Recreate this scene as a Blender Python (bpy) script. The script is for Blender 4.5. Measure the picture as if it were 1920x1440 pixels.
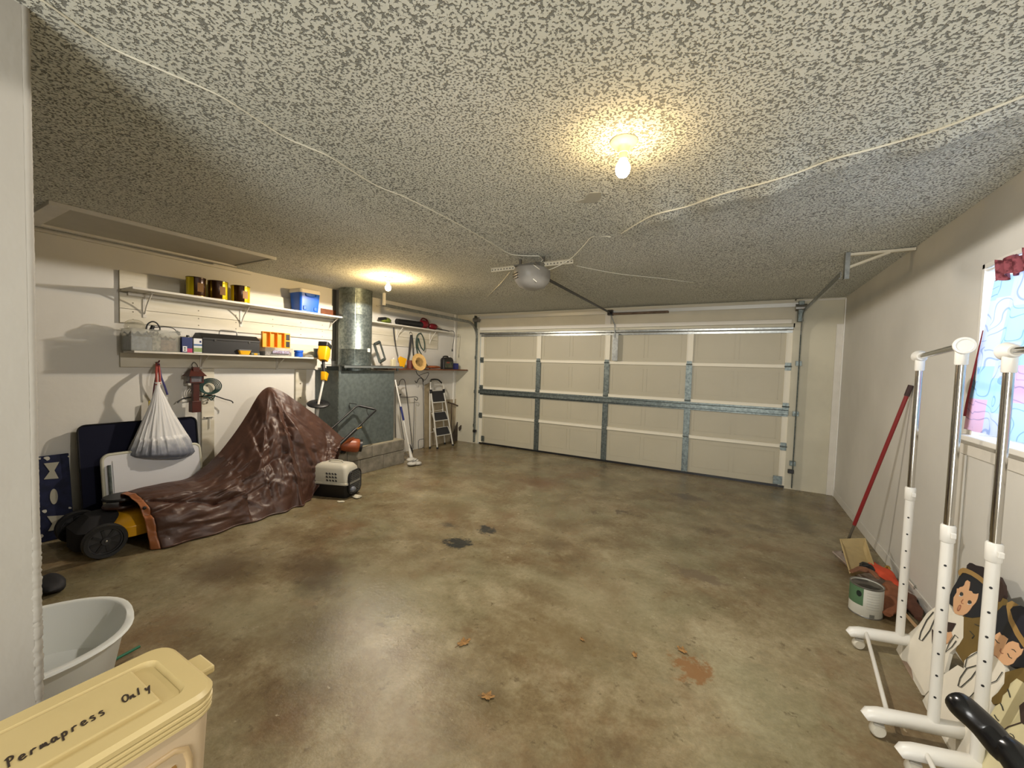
import bpy, bmesh, math, random
import numpy as np
from mathutils import Vector, Matrix, Euler
random.seed(4)
SC = bpy.context.scene
COL = SC.collection
for o in list(bpy.data.objects):
    bpy.data.objects.remove(o)

# ------------------------------------------------------------------ camera, world, lights, exposure
CAM = np.array([4.2927, -6.3405, 1.4922]); FPX = 748.9
AX, AY, AZ = -.0425, -.0305, .5149
MR = np.array((Matrix.Rotation(AZ, 3, 'Z') @ Matrix.Rotation(AX, 3, 'X') @ Matrix.Rotation(AY, 3, 'Y')))
cam = bpy.data.objects.new('camera', bpy.data.cameras.new('camera'))
COL.objects.link(cam)
cam.data.sensor_fit = 'HORIZONTAL'; cam.data.sensor_width = 36.0
cam.data.lens = 36.0 * FPX / 1920.0
cam.data.clip_start = .02
_m = Matrix(MR.tolist()) @ Matrix.Rotation(math.pi / 2, 3, 'X')
cam.matrix_world = Matrix.Translation(Vector(CAM.tolist())) @ _m.to_4x4()
SC.camera = cam

SC.view_settings.view_transform = 'Standard'
SC.view_settings.look = 'None'
SC.view_settings.gamma = 1.0
SC.view_settings.use_curve_mapping = False
SC.view_settings.exposure = 0.55

world = bpy.data.worlds.new('sky'); SC.world = world
world.use_nodes = True
wn = world.node_tree.nodes; bg = wn['Background']
bg.inputs[0].default_value = (.60, .74, 1.0, 1); bg.inputs[1].default_value = 3.2

def area(name, loc, target, sx, sy, power, color):
    l = bpy.data.lights.new(name, 'AREA'); l.shape = 'RECTANGLE'; l.size = sx; l.size_y = sy
    l.energy = power; l.color = color
    o = bpy.data.objects.new(name, l); COL.objects.link(o); o.location = loc
    d = Vector(target) - Vector(loc); o.rotation_euler = d.to_track_quat('-Z', 'Y').to_euler()
    return o
# added fill light behind the camera, no such source in view
area('fill_light', (4.55, -9.3, 1.1), (2.6, -3.0, 3.0), 1.6, 1.8, 105, (1.0, .985, .95))
BULB_NEAR = 95.0      # radiance of the bulb glass
BULB_FAR = 600.0

# ------------------------------------------------------------------ rays of the survey: photo pixel to a real plane
def ray(px, py):
    return MR @ np.array([(px - 960) / FPX, 1.0, -(py - 720) / FPX])
def on(px, py, ax, val):
    d = ray(px, py); t = (val - CAM[ax]) / d[ax]
    return Vector((CAM + t * d).tolist())
def X(px, py, x): return on(px, py, 0, x)
def Y(px, py, y): return on(px, py, 1, y)
def Z(px, py, z=0.0): return on(px, py, 2, z)
def onplane(px, py, p0, n):
    d = Vector(ray(px, py).tolist()); c = Vector(CAM.tolist())
    return c + d * ((p0 - c).dot(n) / d.dot(n))

# ------------------------------------------------------------------ materials
def lin(c):
    if isinstance(c, str):
        c = [int(c[i:i + 2], 16) / 255 for i in (0, 2, 4)]
    return tuple((v / 12.92 if v <= .04045 else ((v + .055) / 1.055) ** 2.4) for v in c) + (1.0,)
_mats = {}
def mat(name, col, rough=.6, metal=0.0, var=0.0, vscale=6.0, bump=0.0, bscale=40.0, spec=.5, coat=0.0, trans=0.0, col2=None, emit=None, alpha=1.0, sub=0.0, stretch=None, vrough=0.0, fac=(.35, .65)):
    if name in _mats: return _mats[name]
    m = bpy.data.materials.new(name); m.use_nodes = True; nt = m.node_tree; N = nt.nodes; Lk = nt.links
    b = N['Principled BSDF']
    b.inputs['Base Color'].default_value = lin(col)
    b.inputs['Roughness'].default_value = rough; b.inputs['Metallic'].default_value = metal
    b.inputs['Specular IOR Level'].default_value = spec
    b.inputs['Coat Weight'].default_value = coat
    b.inputs['Transmission Weight'].default_value = trans
    b.inputs['Alpha'].default_value = alpha
    if emit:
        b.inputs['Emission Color'].default_value = lin(emit[0]); b.inputs['Emission Strength'].default_value = emit[1]
    tc = N.new('ShaderNodeTexCoord'); mp = N.new('ShaderNodeMapping')
    Lk.new(tc.outputs['Object'], mp.inputs[0])
    if stretch: mp.inputs['Scale'].default_value = stretch
    if var or col2:
        n = N.new('ShaderNodeTexNoise'); n.inputs['Scale'].default_value = vscale; n.inputs['Detail'].default_value = 5
        Lk.new(mp.outputs[0], n.inputs['Vector'])
        r = N.new('ShaderNodeValToRGB'); Lk.new(n.outputs[0], r.inputs[0])
        c1 = lin(col)
        c2 = lin(col2) if col2 else tuple(max(0, v * (1 - var)) for v in c1[:3]) + (1,)
        r.color_ramp.elements[0].color = c2; r.color_ramp.elements[1].color = c1
        r.color_ramp.elements[0].position = fac[0]; r.color_ramp.elements[1].position = fac[1]
        Lk.new(r.outputs[0], b.inputs['Base Color'])
    if bump:
        n2 = N.new('ShaderNodeTexNoise'); n2.inputs['Scale'].default_value = bscale; n2.inputs['Detail'].default_value = 4
        Lk.new(mp.outputs[0], n2.inputs['Vector'])
        bp = N.new('ShaderNodeBump'); bp.inputs['Strength'].default_value = .6; bp.inputs['Distance'].default_value = bump
        Lk.new(n2.outputs[0], bp.inputs['Height']); Lk.new(bp.outputs[0], b.inputs['Normal'])
    _mats[name] = m
    return m

# ------------------------------------------------------------------ geometry
def tidy(v): return Vector(v)
class G:
    def __init__(s): s.v = []; s.f = []
    def add(s, vs, fs):
        n = len(s.v); s.v += [Vector(p) for p in vs]; s.f += [[i + n for i in f] for f in fs]; return s
    def box(s, c, d, R=None):
        c = Vector(c); vs = []
        for z in (-.5, .5):
            for x, y in ((-.5, -.5), (.5, -.5), (.5, .5), (-.5, .5)):
                p = Vector((x * d[0], y * d[1], z * d[2]))
                if R is not None: p = R @ p
                vs.append(p + c)
        return s.add(vs, [(3, 2, 1, 0), (4, 5, 6, 7), (0, 1, 5, 4), (1, 2, 6, 5), (2, 3, 7, 6), (3, 0, 4, 7)])
    def bb(s, a, b):
        a = Vector(a); b = Vector(b); lo = Vector([min(a[i], b[i]) for i in range(3)]); hi = Vector([max(a[i], b[i]) for i in range(3)])
        return s.box((lo + hi) / 2, hi - lo)
    def tube(s, pts, r, n=8, caps=True, smoothn=0, flat=1.0):
        pts = [Vector(p) for p in pts]
        if smoothn:
            pts = catmull(pts, smoothn)
        m = len(pts); rs = r if isinstance(r, (list, tuple)) else [r] * m
        if len(rs) != m: rs = [rs[0] + (rs[-1] - rs[0]) * i / (m - 1) for i in range(m)]
        vs = []; fs = []; up = None
        for i, p in enumerate(pts):
            t = (pts[min(i + 1, m - 1)] - pts[max(i - 1, 0)])
            t = t.normalized() if t.length > 1e-9 else Vector((0, 0, 1))
            if up is None:
                a = Vector((0, 0, 1)) if abs(t.z) < .9 else Vector((1, 0, 0))
                up = (a - t * a.dot(t)).normalized()
            else:
                up = (up - t * up.dot(t))
                up = up.normalized() if up.length > 1e-6 else t.orthogonal().normalized()
            w = t.cross(up)
            for k in range(n):
                a = 2 * math.pi * k / n
                vs.append(p + (up * math.cos(a) * flat + w * math.sin(a)) * rs[i])
        for i in range(m - 1):
            for k in range(n):
                a = i * n + k; b = i * n + (k + 1) % n
                fs.append((a, b, b + n, a + n))
        if caps:
            fs.append(tuple(range(n))[::-1]); fs.append(tuple(range((m - 1) * n, m * n)))
        return s.add(vs, fs)
    def lathe(s, prof, c=(0, 0, 0), n=24, R=None, sx=1.0, sy=1.0, ripple=None):
        c = Vector(c); vs = []; fs = []; m = len(prof)
        for j, (r, z) in enumerate(prof):
            for k in range(n):
                a = 2 * math.pi * k / n; rr = r
                if ripple: rr *= ripple(a, z)
                p = Vector((rr * math.cos(a) * sx, rr * math.sin(a) * sy, z))
                if R is not None: p = R @ p
                vs.append(p + c)
        for j in range(m - 1):
            for k in range(n):
                a = j * n + k; b = j * n + (k + 1) % n
                fs.append((a, b, b + n, a + n))
        if prof[0][0] > 1e-5: fs.append(tuple(range(n))[::-1])
        if prof[-1][0] > 1e-5: fs.append(tuple(range((m - 1) * n, m * n)))
        return s.add(vs, fs)
    def ball(s, c, r, n=12, R=None, d=(1, 1, 1)):
        prof = [(r * math.sin(math.pi * i / n), -r * math.cos(math.pi * i / n)) for i in range(n + 1)]
        g = G().lathe(prof, (0, 0, 0), n * 2)
        vs = []
        for p in g.v:
            q = Vector((p.x * d[0], p.y * d[1], p.z * d[2]))
            if R is not None: q = R @ q
            vs.append(q + Vector(c))
        return s.add(vs, g.f)
    def plate(s, pts, off):
        """closed outline of 3-D points given thickness along off"""
        n = len(pts); off = Vector(off); pts = [Vector(p) for p in pts]
        vs = pts + [p + off for p in pts]
        fs = [tuple(range(n))[::-1], tuple(range(n, 2 * n))] + [(i, (i + 1) % n, (i + 1) % n + n, i + n) for i in range(n)]
        return s.add(vs, fs)
    def build(s, name, m, parent=None, smooth=None, bevel=0.0, seg=2, solid=0.0):
        me = bpy.data.meshes.new(name)
        if parent is not None:
            inv = ORIG[parent.name].inverted(); vs = [inv @ p for p in s.v]; org = None
        else:
            lo = Vector([min(p[i] for p in s.v) for i in range(3)]); hi = Vector([max(p[i] for p in s.v) for i in range(3)])
            org = Vector(((lo.x + hi.x) / 2, (lo.y + hi.y) / 2, lo.z)); vs = [p - org for p in s.v]
        me.from_pydata([tuple(p) for p in vs], [], [tuple(f) for f in s.f])
        bm = bmesh.new(); bm.from_mesh(me)
        bmesh.ops.remove_doubles(bm, verts=bm.verts, dist=1e-5)
        bmesh.ops.recalc_face_normals(bm, faces=bm.faces); bm.to_mesh(me); bm.free()
        me.materials.append(m); me.update()
        o = bpy.data.objects.new(name, me); COL.objects.link(o)
        if parent is not None: o.parent = parent; ORIG[o.name] = ORIG[parent.name].copy()
        else: o.location = org; ORIG[o.name] = Matrix.Translation(org)
        if smooth is not None:
            me.shade_smooth()
            try: me.set_sharp_from_angle(angle=math.radians(smooth))
            except Exception: pass
        if bevel:
            b = o.modifiers.new('bevel', 'BEVEL'); b.width = bevel; b.segments = seg; b.limit_method = 'ANGLE'; b.angle_limit = math.radians(40)
        if solid:
            b = o.modifiers.new('solid', 'SOLIDIFY'); b.thickness = solid
        return o
ORIG = {}
def catmull(pts, k=6):
    P = [pts[0]] + list(pts) + [pts[-1]]; out = []
    for i in range(1, len(P) - 2):
        for j in range(k):
            t = j / k
            a, b, c, d = P[i - 1], P[i], P[i + 1], P[i + 2]
            out.append(.5 * ((2 * b) + (c - a) * t + (2 * a - 5 * b + 4 * c - d) * t * t + (3 * b - a - 3 * c + d) * t ** 3))
    out.append(pts[-1]); return out
def tag(o, label=None, cat=None, group=None, kind=None):
    if label: o['label'] = label
    if cat: o['category'] = cat
    if group: o['group'] = group
    if kind: o['kind'] = kind
    return o
def thing(name, label, cat, loc, rz=0.0, group=None, kind=None):
    o = bpy.data.objects.new(name, None); COL.objects.link(o)
    o.location = Vector(loc); o.rotation_euler = (0, 0, rz); o.empty_display_size = .1
    ORIG[o.name] = Matrix.Translation(Vector(loc)) @ Matrix.Rotation(rz, 4, 'Z')
    return tag(o, label, cat, group, kind)
def copy_tree(src, loc, rz=0.0, label=None, parent=None):
    c = src.copy(); COL.objects.link(c)
    if parent is None:
        c.location = Vector(loc); c.rotation_euler = (0, 0, rz)
        ORIG[c.name] = Matrix.Translation(Vector(loc)) @ Matrix.Rotation(rz, 4, 'Z')
        if label: c['label'] = label
    else: c.parent = parent
    for ch in list(src.children): copy_tree(ch, None, parent=c)
    return c
def frame(dirv):
    """rotation taking local z to dirv"""
    return Vector(dirv).normalized().to_track_quat('Z', 'Y').to_matrix()

# ------------------------------------------------------------------ room numbers
WL, WR, H, YB = -.57, 5.40, 2.48, 0.0
PX, PY = 2.48, -6.0          # end of the partition beside the camera
YR = -11.0                    # wall behind the camera

M_wall = mat('wall_paint', 'dddad2', .7, var=.10, vscale=1.2, bump=.0025, bscale=14)
M_white = mat('white_paint', 'dedad0', .55, var=.10, vscale=5, bump=.001, bscale=60)
M_cream = mat('cream_paint', 'd6cfba', .6, var=.15, vscale=7, bump=.001, bscale=60)
M_galv = mat('galvanised', '7e8784', .42, .75, col2='5c6564', vscale=35, bump=.0006, bscale=90)
M_galvb = mat('galvanised_bright', 'a9adac', .32, .85, var=.3, vscale=30)
M_black = mat('black_plastic', '151517', .45)
M_blackm = mat('black_metal', '1a1a1c', .4, .3)
M_wplas = mat('white_plastic', 'dcdad3', .38, var=.06, vscale=3)
M_chrome = mat('chrome', 'b9b6b0', .12, 1.0)
M_yellow = mat('yellow_plastic', 'e8ab10', .4)
M_steel = mat('steel', '8b8a86', .35, .8)
M_wood = mat('bare_wood', 'a98a5c', .7, var=.35, vscale=8, stretch=(1, 8, 1))
M_brown = mat('brown_wood', '7a4526', .55, var=.35, vscale=10)
M_white_clean = mat('white_gloss', 'e8e6df', .3)

# popcorn ceiling
def ceiling_material():
    m = bpy.data.materials.new('popcorn_ceiling'); m.use_nodes = True; nt = m.node_tree; N = nt.nodes; Lk = nt.links
    b = N['Principled BSDF']; b.inputs['Roughness'].default_value = .9; b.inputs['Specular IOR Level'].default_value = .15
    tc = N.new('ShaderNodeTexCoord')
    n = N.new('ShaderNodeTexNoise'); n.inputs['Scale'].default_value = 115; n.inputs['Detail'].default_value = 2.5; n.inputs['Roughness'].default_value = .55
    Lk.new(tc.outputs['Object'], n.inputs['Vector'])
    r = N.new('ShaderNodeMapRange'); r.interpolation_type = 'SMOOTHSTEP'
    r.inputs['From Min'].default_value = .30; r.inputs['From Max'].default_value = .42
    vo = N.new('ShaderNodeTexVoronoi'); vo.feature = 'SMOOTH_F1'; vo.inputs['Scale'].default_value = 95; vo.inputs['Smoothness'].default_value = .25; vo.inputs['Randomness'].default_value = 1
    Lk.new(tc.outputs['Object'], vo.inputs['Vector'])
    mm = N.new('ShaderNodeMath'); mm.operation = 'MULTIPLY_ADD'; Lk.new(vo.outputs['Distance'], mm.inputs[0]); mm.inputs[1].default_value = -.42; mm.inputs[2].default_value = .20
    ma = N.new('ShaderNodeMath'); ma.operation = 'MULTIPLY_ADD'; Lk.new(n.outputs[0], ma.inputs[0]); ma.inputs[1].default_value = .9; Lk.new(mm.outputs[0], ma.inputs[2])
    Lk.new(ma.outputs[0], r.inputs['Value'])
    n2 = N.new('ShaderNodeTexNoise'); n2.inputs['Scale'].default_value = .9; n2.inputs['Detail'].default_value = 3
    Lk.new(tc.outputs['Object'], n2.inputs['Vector'])
    cr = N.new('ShaderNodeValToRGB'); Lk.new(n2.outputs[0], cr.inputs[0])
    cr.color_ramp.elements[0].color = lin('d6d8ce'); cr.color_ramp.elements[1].color = lin('e4e5dc')
    cr.color_ramp.elements[0].position = .35; cr.color_ramp.elements[1].position = .7
    mix = N.new('ShaderNodeMix'); mix.data_type = 'RGBA'; mix.blend_type = 'MULTIPLY'
    r2 = N.new('ShaderNodeMapRange'); r2.inputs['To Min'].default_value = .36; r2.inputs['To Max'].default_value = 1.0  # shade painted into the colour: pits between the blobs darkened
    Lk.new(r.outputs[0], r2.inputs['Value'])
    mix.inputs[0].default_value = 1.0
    Lk.new(cr.outputs[0], mix.inputs[6]); Lk.new(r2.outputs[0], mix.inputs[7]); Lk.new(mix.outputs[2], b.inputs['Base Color'])
    bp = N.new('ShaderNodeBump'); bp.inputs['Strength'].default_value = .9; bp.inputs['Distance'].default_value = .008
    Lk.new(r.outputs[0], bp.inputs['Height']); Lk.new(bp.outputs[0], b.inputs['Normal'])
    return m
M_ceil = ceiling_material()

# stained concrete
STAINS = [  # centre pixel, radii m, colour, strength, wobble
    ((858, 1018), (.13, .10), '23282b', .92), ((912, 995), (.10, .08), '2a2f31', .9), ((838, 985), (.10, .05), '3c3f3c', .6),
    ((1010, 905), (.42, .30), '6e4a30', .6), ((960, 893), (.3, .3), '70583c', .5), ((590, 1060), (.42, .22), '4a3a28', .75), ((600, 1095), (.22, .16), '3f331f', .7),
    ((420, 1065), (.35, .3), '4c3a26', .7), ((1295, 1250), (.11, .10), '84613f', .9), ((1165, 960), (.08, .06), '55483a', .8), ((1290, 932), (.22, .12), '56493a', .75),
    ((1335, 995), (.16, .1), '5c4d3c', .7), ((1040, 1020), (.16, .13), '5e4f38', .7), ((1310, 1080), (.2, .08), '6a5c4a', .75), ((1040, 1190), (.35, .25), '6b5a3c', .6),
    ((560, 1190), (.3, .2), '5a5038', .55), ((900, 1310), (.2, .12), '57482e', .6), ((840, 950), (.35, .25), '6c5e42', .6), ((1060, 985), (.3, .18), '65563c', .5),
    ((1450, 930), (.3, .25), '585042', .5), ((1420, 990), (.28, .1), '4e463a', .5), ((1150, 1400), (.1, .08), '5b4a34', .6), ((300, 1000), (.5, .3), '51493a', .5),
    ((730, 1090), (.5, .3), '8c8364', .45), ((1120, 1120), (.5, .4), '8c8266', .4), ((450, 1150), (.4, .25), '8a8468', .5),
    ((1395, 970), (.12, .08), '5f5140', .6), ((1115, 962), (.06, .04), '4c4236', .6), ((1505, 985), (.12, .35), '453f36', .55)]
def floor_material():
    m = bpy.data.materials.new('stained_concrete'); m.use_nodes = True; nt = m.node_tree; N = nt.nodes; Lk = nt.links
    b = N['Principled BSDF']
    g = N.new('ShaderNodeNewGeometry')
    def noise(scale, detail=6, rough=.6, dist=0.0, vec=None):
        n = N.new('ShaderNodeTexNoise'); n.inputs['Scale'].default_value = scale; n.inputs['Detail'].default_value = detail
        n.inputs['Roughness'].default_value = rough; n.inputs['Distortion'].default_value = dist
        Lk.new(vec or g.outputs['Position'], n.inputs['Vector']); return n
    def ramp(src, stops):
        r = N.new('ShaderNodeValToRGB'); Lk.new(src, r.inputs[0]); e = r.color_ramp.elements
        while len(e) < len(stops): e.new(.5)
        for i, (p, c) in enumerate(stops): e[i].position = p; e[i].color = lin(c) if isinstance(c, str) else (c, c, c, 1)
        return r
    def mix(f, a, bb, mode='MIX'):
        x = N.new('ShaderNodeMix'); x.data_type = 'RGBA'; x.blend_type = mode
        if isinstance(f, float): x.inputs[0].default_value = f
        else: Lk.new(f, x.inputs[0])
        Lk.new(a, x.inputs[6])
        if isinstance(bb, tuple): x.inputs[7].default_value = bb
        else: Lk.new(bb, x.inputs[7])
        return x.outputs[2]
    big = ramp(noise(.9, 8, .72, .2).outputs[0], [(.30, '54422b'), (.43, '7a6a4d'), (.55, '968a6c'), (.70, 'b0a688')])
    mid = ramp(noise(3.6, 12, .78, .15).outputs[0], [(.34, '463724'), (.48, '786a4f'), (.66, 'aca286')])
    col = mix(.45, big.outputs[0], mid.outputs[0])
    grn = ramp(noise(1.4, 3).outputs[0], [(.45, 0.0), (.65, .35)])
    col = mix(grn.outputs[0], col, lin('77785c'))
    rst = ramp(noise(1.1, 6, .7, .5, None).outputs[0], [(.56, 0.0), (.72, .55)])
    mp = N.new('ShaderNodeMapping'); mp.inputs['Location'].default_value = (7.3, 2.1, 0); Lk.new(g.outputs['Position'], mp.inputs[0])
    rst = ramp(noise(1.3, 6, .7, .5, mp.outputs[0]).outputs[0], [(.52, 0.0), (.70, .6)])
    col = mix(rst.outputs[0], col, lin('74563a'))
    # small dark flecks and pale chips
    fine = ramp(noise(38, 10, .8, .0).outputs[0], [(.30, .62), (.70, 1.25)])
    col = mix(.55, col, fine.outputs[0], 'MULTIPLY')
    fl = ramp(noise(11, 6, .7, .0).outputs[0], [(.60, 0.0), (.66, .6)])
    col = mix(fl.outputs[0], col, lin('544834'))
    ch = ramp(noise(19, 3, .6, .2, mp.outputs[0]).outputs[0], [(.71, 0.0), (.75, .5)])
    col = mix(ch.outputs[0], col, lin('bcb298'))
    wob = noise(9, 8, .75)
    sub = N.new('ShaderNodeVectorMath'); sub.operation = 'SUBTRACT'; Lk.new(wob.outputs['Color'], sub.inputs[0]); sub.inputs[1].default_value = (.5, .5, .5)
    scl = N.new('ShaderNodeVectorMath'); scl.operation = 'SCALE'; Lk.new(sub.outputs[0], scl.inputs[0]); scl.inputs['Scale'].default_value = .42
    addv = N.new('ShaderNodeVectorMath'); Lk.new(g.outputs['Position'], addv.inputs[0]); Lk.new(scl.outputs[0], addv.inputs[1])
    for (px, (rx, ry), c, st) in STAINS:
        p = Z(px[0], px[1])
        d = N.new('ShaderNodeVectorMath'); d.operation = 'SUBTRACT'; Lk.new(addv.outputs[0], d.inputs[0]); d.inputs[1].default_value = (p.x, p.y, 0)
        q = N.new('ShaderNodeVectorMath'); q.operation = 'MULTIPLY'; Lk.new(d.outputs[0], q.inputs[0]); q.inputs[1].default_value = (1 / rx, 1 / ry, 0)
        l = N.new('ShaderNodeVectorMath'); l.operation = 'LENGTH'; Lk.new(q.outputs[0], l.inputs[0])
        soft = .35 if st > .7 and rx < .25 else .9
        r = N.new('ShaderNodeMapRange'); r.interpolation_type = 'SMOOTHSTEP'; r.inputs['From Min'].default_value = 1 + soft / 3; r.inputs['From Max'].default_value = 1 - soft
        r.inputs['To Min'].default_value = 0; r.inputs['To Max'].default_value = st
        Lk.new(l.outputs['Value'], r.inputs['Value'])
        col = mix(r.outputs[0], col, lin(c))
    Lk.new(col, b.inputs['Base Color'])
    rr = ramp(noise(2.2, 6, .65).outputs[0], [(.35, .17), (.65, .31)])
    Lk.new(rr.outputs[0], b.inputs['Roughness'])
    b.inputs['Specular IOR Level'].default_value = .27
    bp = N.new('ShaderNodeBump'); bp.inputs['Strength'].default_value = .4; bp.inputs['Distance'].default_value = .005
    Lk.new(noise(22, 10, .75).outputs[0], bp.inputs['Height']); Lk.new(bp.outputs[0], b.inputs['Normal'])
    return m
M_floor = floor_material()

# ------------------------------------------------------------------ the setting
def struct(g, name, m, parent=None, **k):
    o = g.build(name, m, parent, **k)
    if parent is None: o['kind'] = 'structure'
    return o
struct(G().bb((WL - .15, YR - .1, -.12), (WR + .15, .5, 0)), 'floor', M_floor)
struct(G().bb((WL - .15, YR - .1, 0), (WL, .15, H + .1)), 'wall_left', M_wall)
# wall with the garage door opening, door plane at y = 0
gw = G()
gw.bb((WL, 0, 0), (-.02, .15, H + .1)); gw.bb((4.885, 0, 0), (WR, .15, H + .1)); gw.bb((-.02, 0, 2.12), (4.90, .15, H + .1))
struct(gw, 'wall_back', mat('wall_paint_door_end', 'd2cdb8', .7, var=.14, vscale=2.0, bump=.002, bscale=18))
# right wall with the window hole
WY0, WY1, WZ0, WZ1 = -4.46, -3.24, 1.20, 2.11
gr = G()
gr.bb((WR, YR - .1, 0), (WR + .14, WY0, H + .1)); gr.bb((WR, WY1, 0), (WR + .14, .15, H + .1))
gr.bb((WR, WY0, 0), (WR + .14, WY1, WZ0)); gr.bb((WR, WY0, WZ1), (WR + .14, WY1, H + .1))
struct(gr, 'wall_right', mat('wall_paint_right', 'dad8d1', .72, var=.14, vscale=1.1, bump=.0025, bscale=12))
struct(G().bb((WL - .15, YR - .15, 0), (WR + .15, YR, H + .1)), 'wall_rear', M_wall)

# partition beside the camera, rough plaster
def grid_mesh(nx, ny, fn):
    g = G(); vs = [fn(i / nx, j / ny) for j in range(ny + 1) for i in range(nx + 1)]
    fs = [(j * (nx + 1) + i, j * (nx + 1) + i + 1, (j + 1) * (nx + 1) + i + 1, (j + 1) * (nx + 1) + i) for j in range(ny) for i in range(nx)]
    return g.add(vs, fs)
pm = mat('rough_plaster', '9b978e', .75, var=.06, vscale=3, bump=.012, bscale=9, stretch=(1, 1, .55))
gp = G().bb((PX - .12, YR, 0), (PX, PY - .02, H))
struct(gp, 'wall_near', pm)
# ragged plaster corner bead
rng = np.random.RandomState(3)
pts = []; rs = []
for i in range(420):
    z = H * i / 419
    k = .45 if z > .95 else 1.3
    pts.append((PX - .012 + rng.uniform(-.001, .001) * k, PY - .015 + rng.uniform(-.001, .001) * k, z)); rs.append(.013 + rng.uniform(0, .0016) * k * k)
g = G().tube(pts, rs, 8)
bead = struct(g, 'trim_2', pm, smooth=50)

# ceiling with the sagging seam
SEAM = [Z(x, y, H) for x, y in ((1168, 436), (1222, 405), (1285, 388), (1322, 375), (1360, 362), (1440, 341), (1500, 322), (1560, 299), (1640, 278), (1750, 246), (1840, 212), (1920, 180))]
sx_ = [p.x for p in SEAM]; sy_ = [p.y for p in SEAM]
def sag(x, y):
    ys = np.interp(x, sx_, sy_)
    w = np.clip((x - 3.45) / .45, 0, 1) * np.clip((WR - x) / .25, 0, 1)
    wob = 1 + .35 * np.sin(x * 9.0) + .2 * np.sin(x * 23 + 1)
    d = y - ys
    a = np.where(d < 0, np.exp(d / .30), np.exp(-d / .16) * .75 + np.exp(-d / .8) * .25)
    s = .048 * a * w * wob
    # opener strap bows the board a little, whole field is not quite flat
    return s + .006 * (np.sin(x * 2.1 + 1) * np.sin(y * 1.7) + 1) * np.clip(np.minimum(np.minimum(x - WL, WR - x), -y) / .5, 0, 1)
nx, ny = 240, 300
gx = np.linspace(WL - .1, WR + .1, nx + 1); gy = np.linspace(YR - .1, .12, ny + 1)
GX, GY = np.meshgrid(gx, gy)
GZ = H - sag(GX, GY)
vs = np.stack([GX.ravel(), GY.ravel(), GZ.ravel()], 1)
idx = np.arange((nx + 1) * (ny + 1)).reshape(ny + 1, nx + 1)
fs = np.stack([idx[:-1, :-1].ravel(), idx[1:, :-1].ravel(), idx[1:, 1:].ravel(), idx[:-1, 1:].ravel()], 1)
me = bpy.data.meshes.new('ceiling'); me.from_pydata(vs.tolist(), [], fs.tolist()); me.materials.append(M_ceil); me.shade_smooth(); me.update()
ceil = bpy.data.objects.new('ceiling', me); COL.objects.link(ceil); ceil['kind'] = 'structure'
so = ceil.modifiers.new('solid', 'SOLIDIFY'); so.thickness = .1; so.offset = -1
def ceilz(x, y): return H - float(sag(np.array(x), np.array(y)))

# taped drywall seam and wires on the ceiling
def ceil_path(pix, drop=.004, k=6):
    pp = catmull([Vector((a, b, 0)) for a, b in pix], k); P = []
    for q in pp:
        p = Z(q.x, q.y, H)
        for _ in range(4): p = Z(q.x, q.y, ceilz(p.x, p.y) - drop)
        P.append(p)
    return P
M_wire = mat('white_wire', 'd9d6c6', .5)
o = G().tube(ceil_path(((75, -2), (100, 15), (195, 82), (300, 130), (365, 158), (425, 187), (525, 252), (575, 275), (620, 295), (700, 345), (760, 370), (850, 415), (925, 458), (960, 477), (1012, 480))) +
             [Vector(Z(1018, 487, H - .06)), Vector(Z(1006, 500, H - .10))], .0034, 6).build('ceiling_wire', M_wire, smooth=60)
tag(o, 'long white wire running across the textured ceiling to the opener from the near corner', 'wire')
o = G().tube(ceil_path(((1920, 180), (1840, 212), (1750, 246), (1640, 278), (1560, 299), (1500, 322), (1440, 341), (1360, 362), (1322, 375), (1285, 388), (1222, 405), (1165, 438)), .005), .0045, 6).build('ceiling_wire', M_wire, smooth=60)
tag(o, 'cream wire along the sagging ceiling seam ending at the small ceiling hole', 'wire')
o = G().tube([Z(1145, 444, H - .01), Z(1112, 443, H - .006), Z(1095, 460, H - .03), Z(1070, 485, H - .08), Z(1040, 502, H - .13), Z(1020, 508, H - .14)], .004, 6, smoothn=5).build('ceiling_wire', M_wire, smooth=60)
tag(o, 'slack white wire drooping from the ceiling hole to the opener', 'wire')
o = G().tube([Z(956, 510, H - .02), Z(940, 530, H - .006), Z(925, 545, H - .006), Z(912, 558, H - .005)], .004, 6, smoothn=5).build('ceiling_wire', M_wire, smooth=60)
tag(o, 'short crooked white wire trailing off below the opener strap end', 'wire')
o = G().tube(ceil_path(((1080, 498), (1118, 506), (1165, 514), (1240, 522), (1300, 530)), .003), .0035, 6).build('ceiling_wire', M_wire, smooth=60)
tag(o, 'faint thin wire crossing the smooth ceiling beyond the opener', 'wire')
# scraped hole and bare patch
h = G().plate([Z(a, b, H - .004) for a, b in ((1120, 441), (1128, 438), (1140, 441), (1147, 445), (1142, 449), (1128, 446))], (0, 0, .003)).build('trim_3', M_black)
tag(h, kind='structure')
h = G().plate([Vector((p.x, p.y, ceilz(p.x, p.y) - .0035)) for p in [Z(a, b, H) for a, b in ((1078, 377), (1095, 372), (1105, 360), (1125, 358), (1128, 368), (1118, 377), (1098, 379))]], (0, 0, .003)).build('trim_4', mat('bare_board', 'aaa89c', .8))
tag(h, kind='structure')

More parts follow.
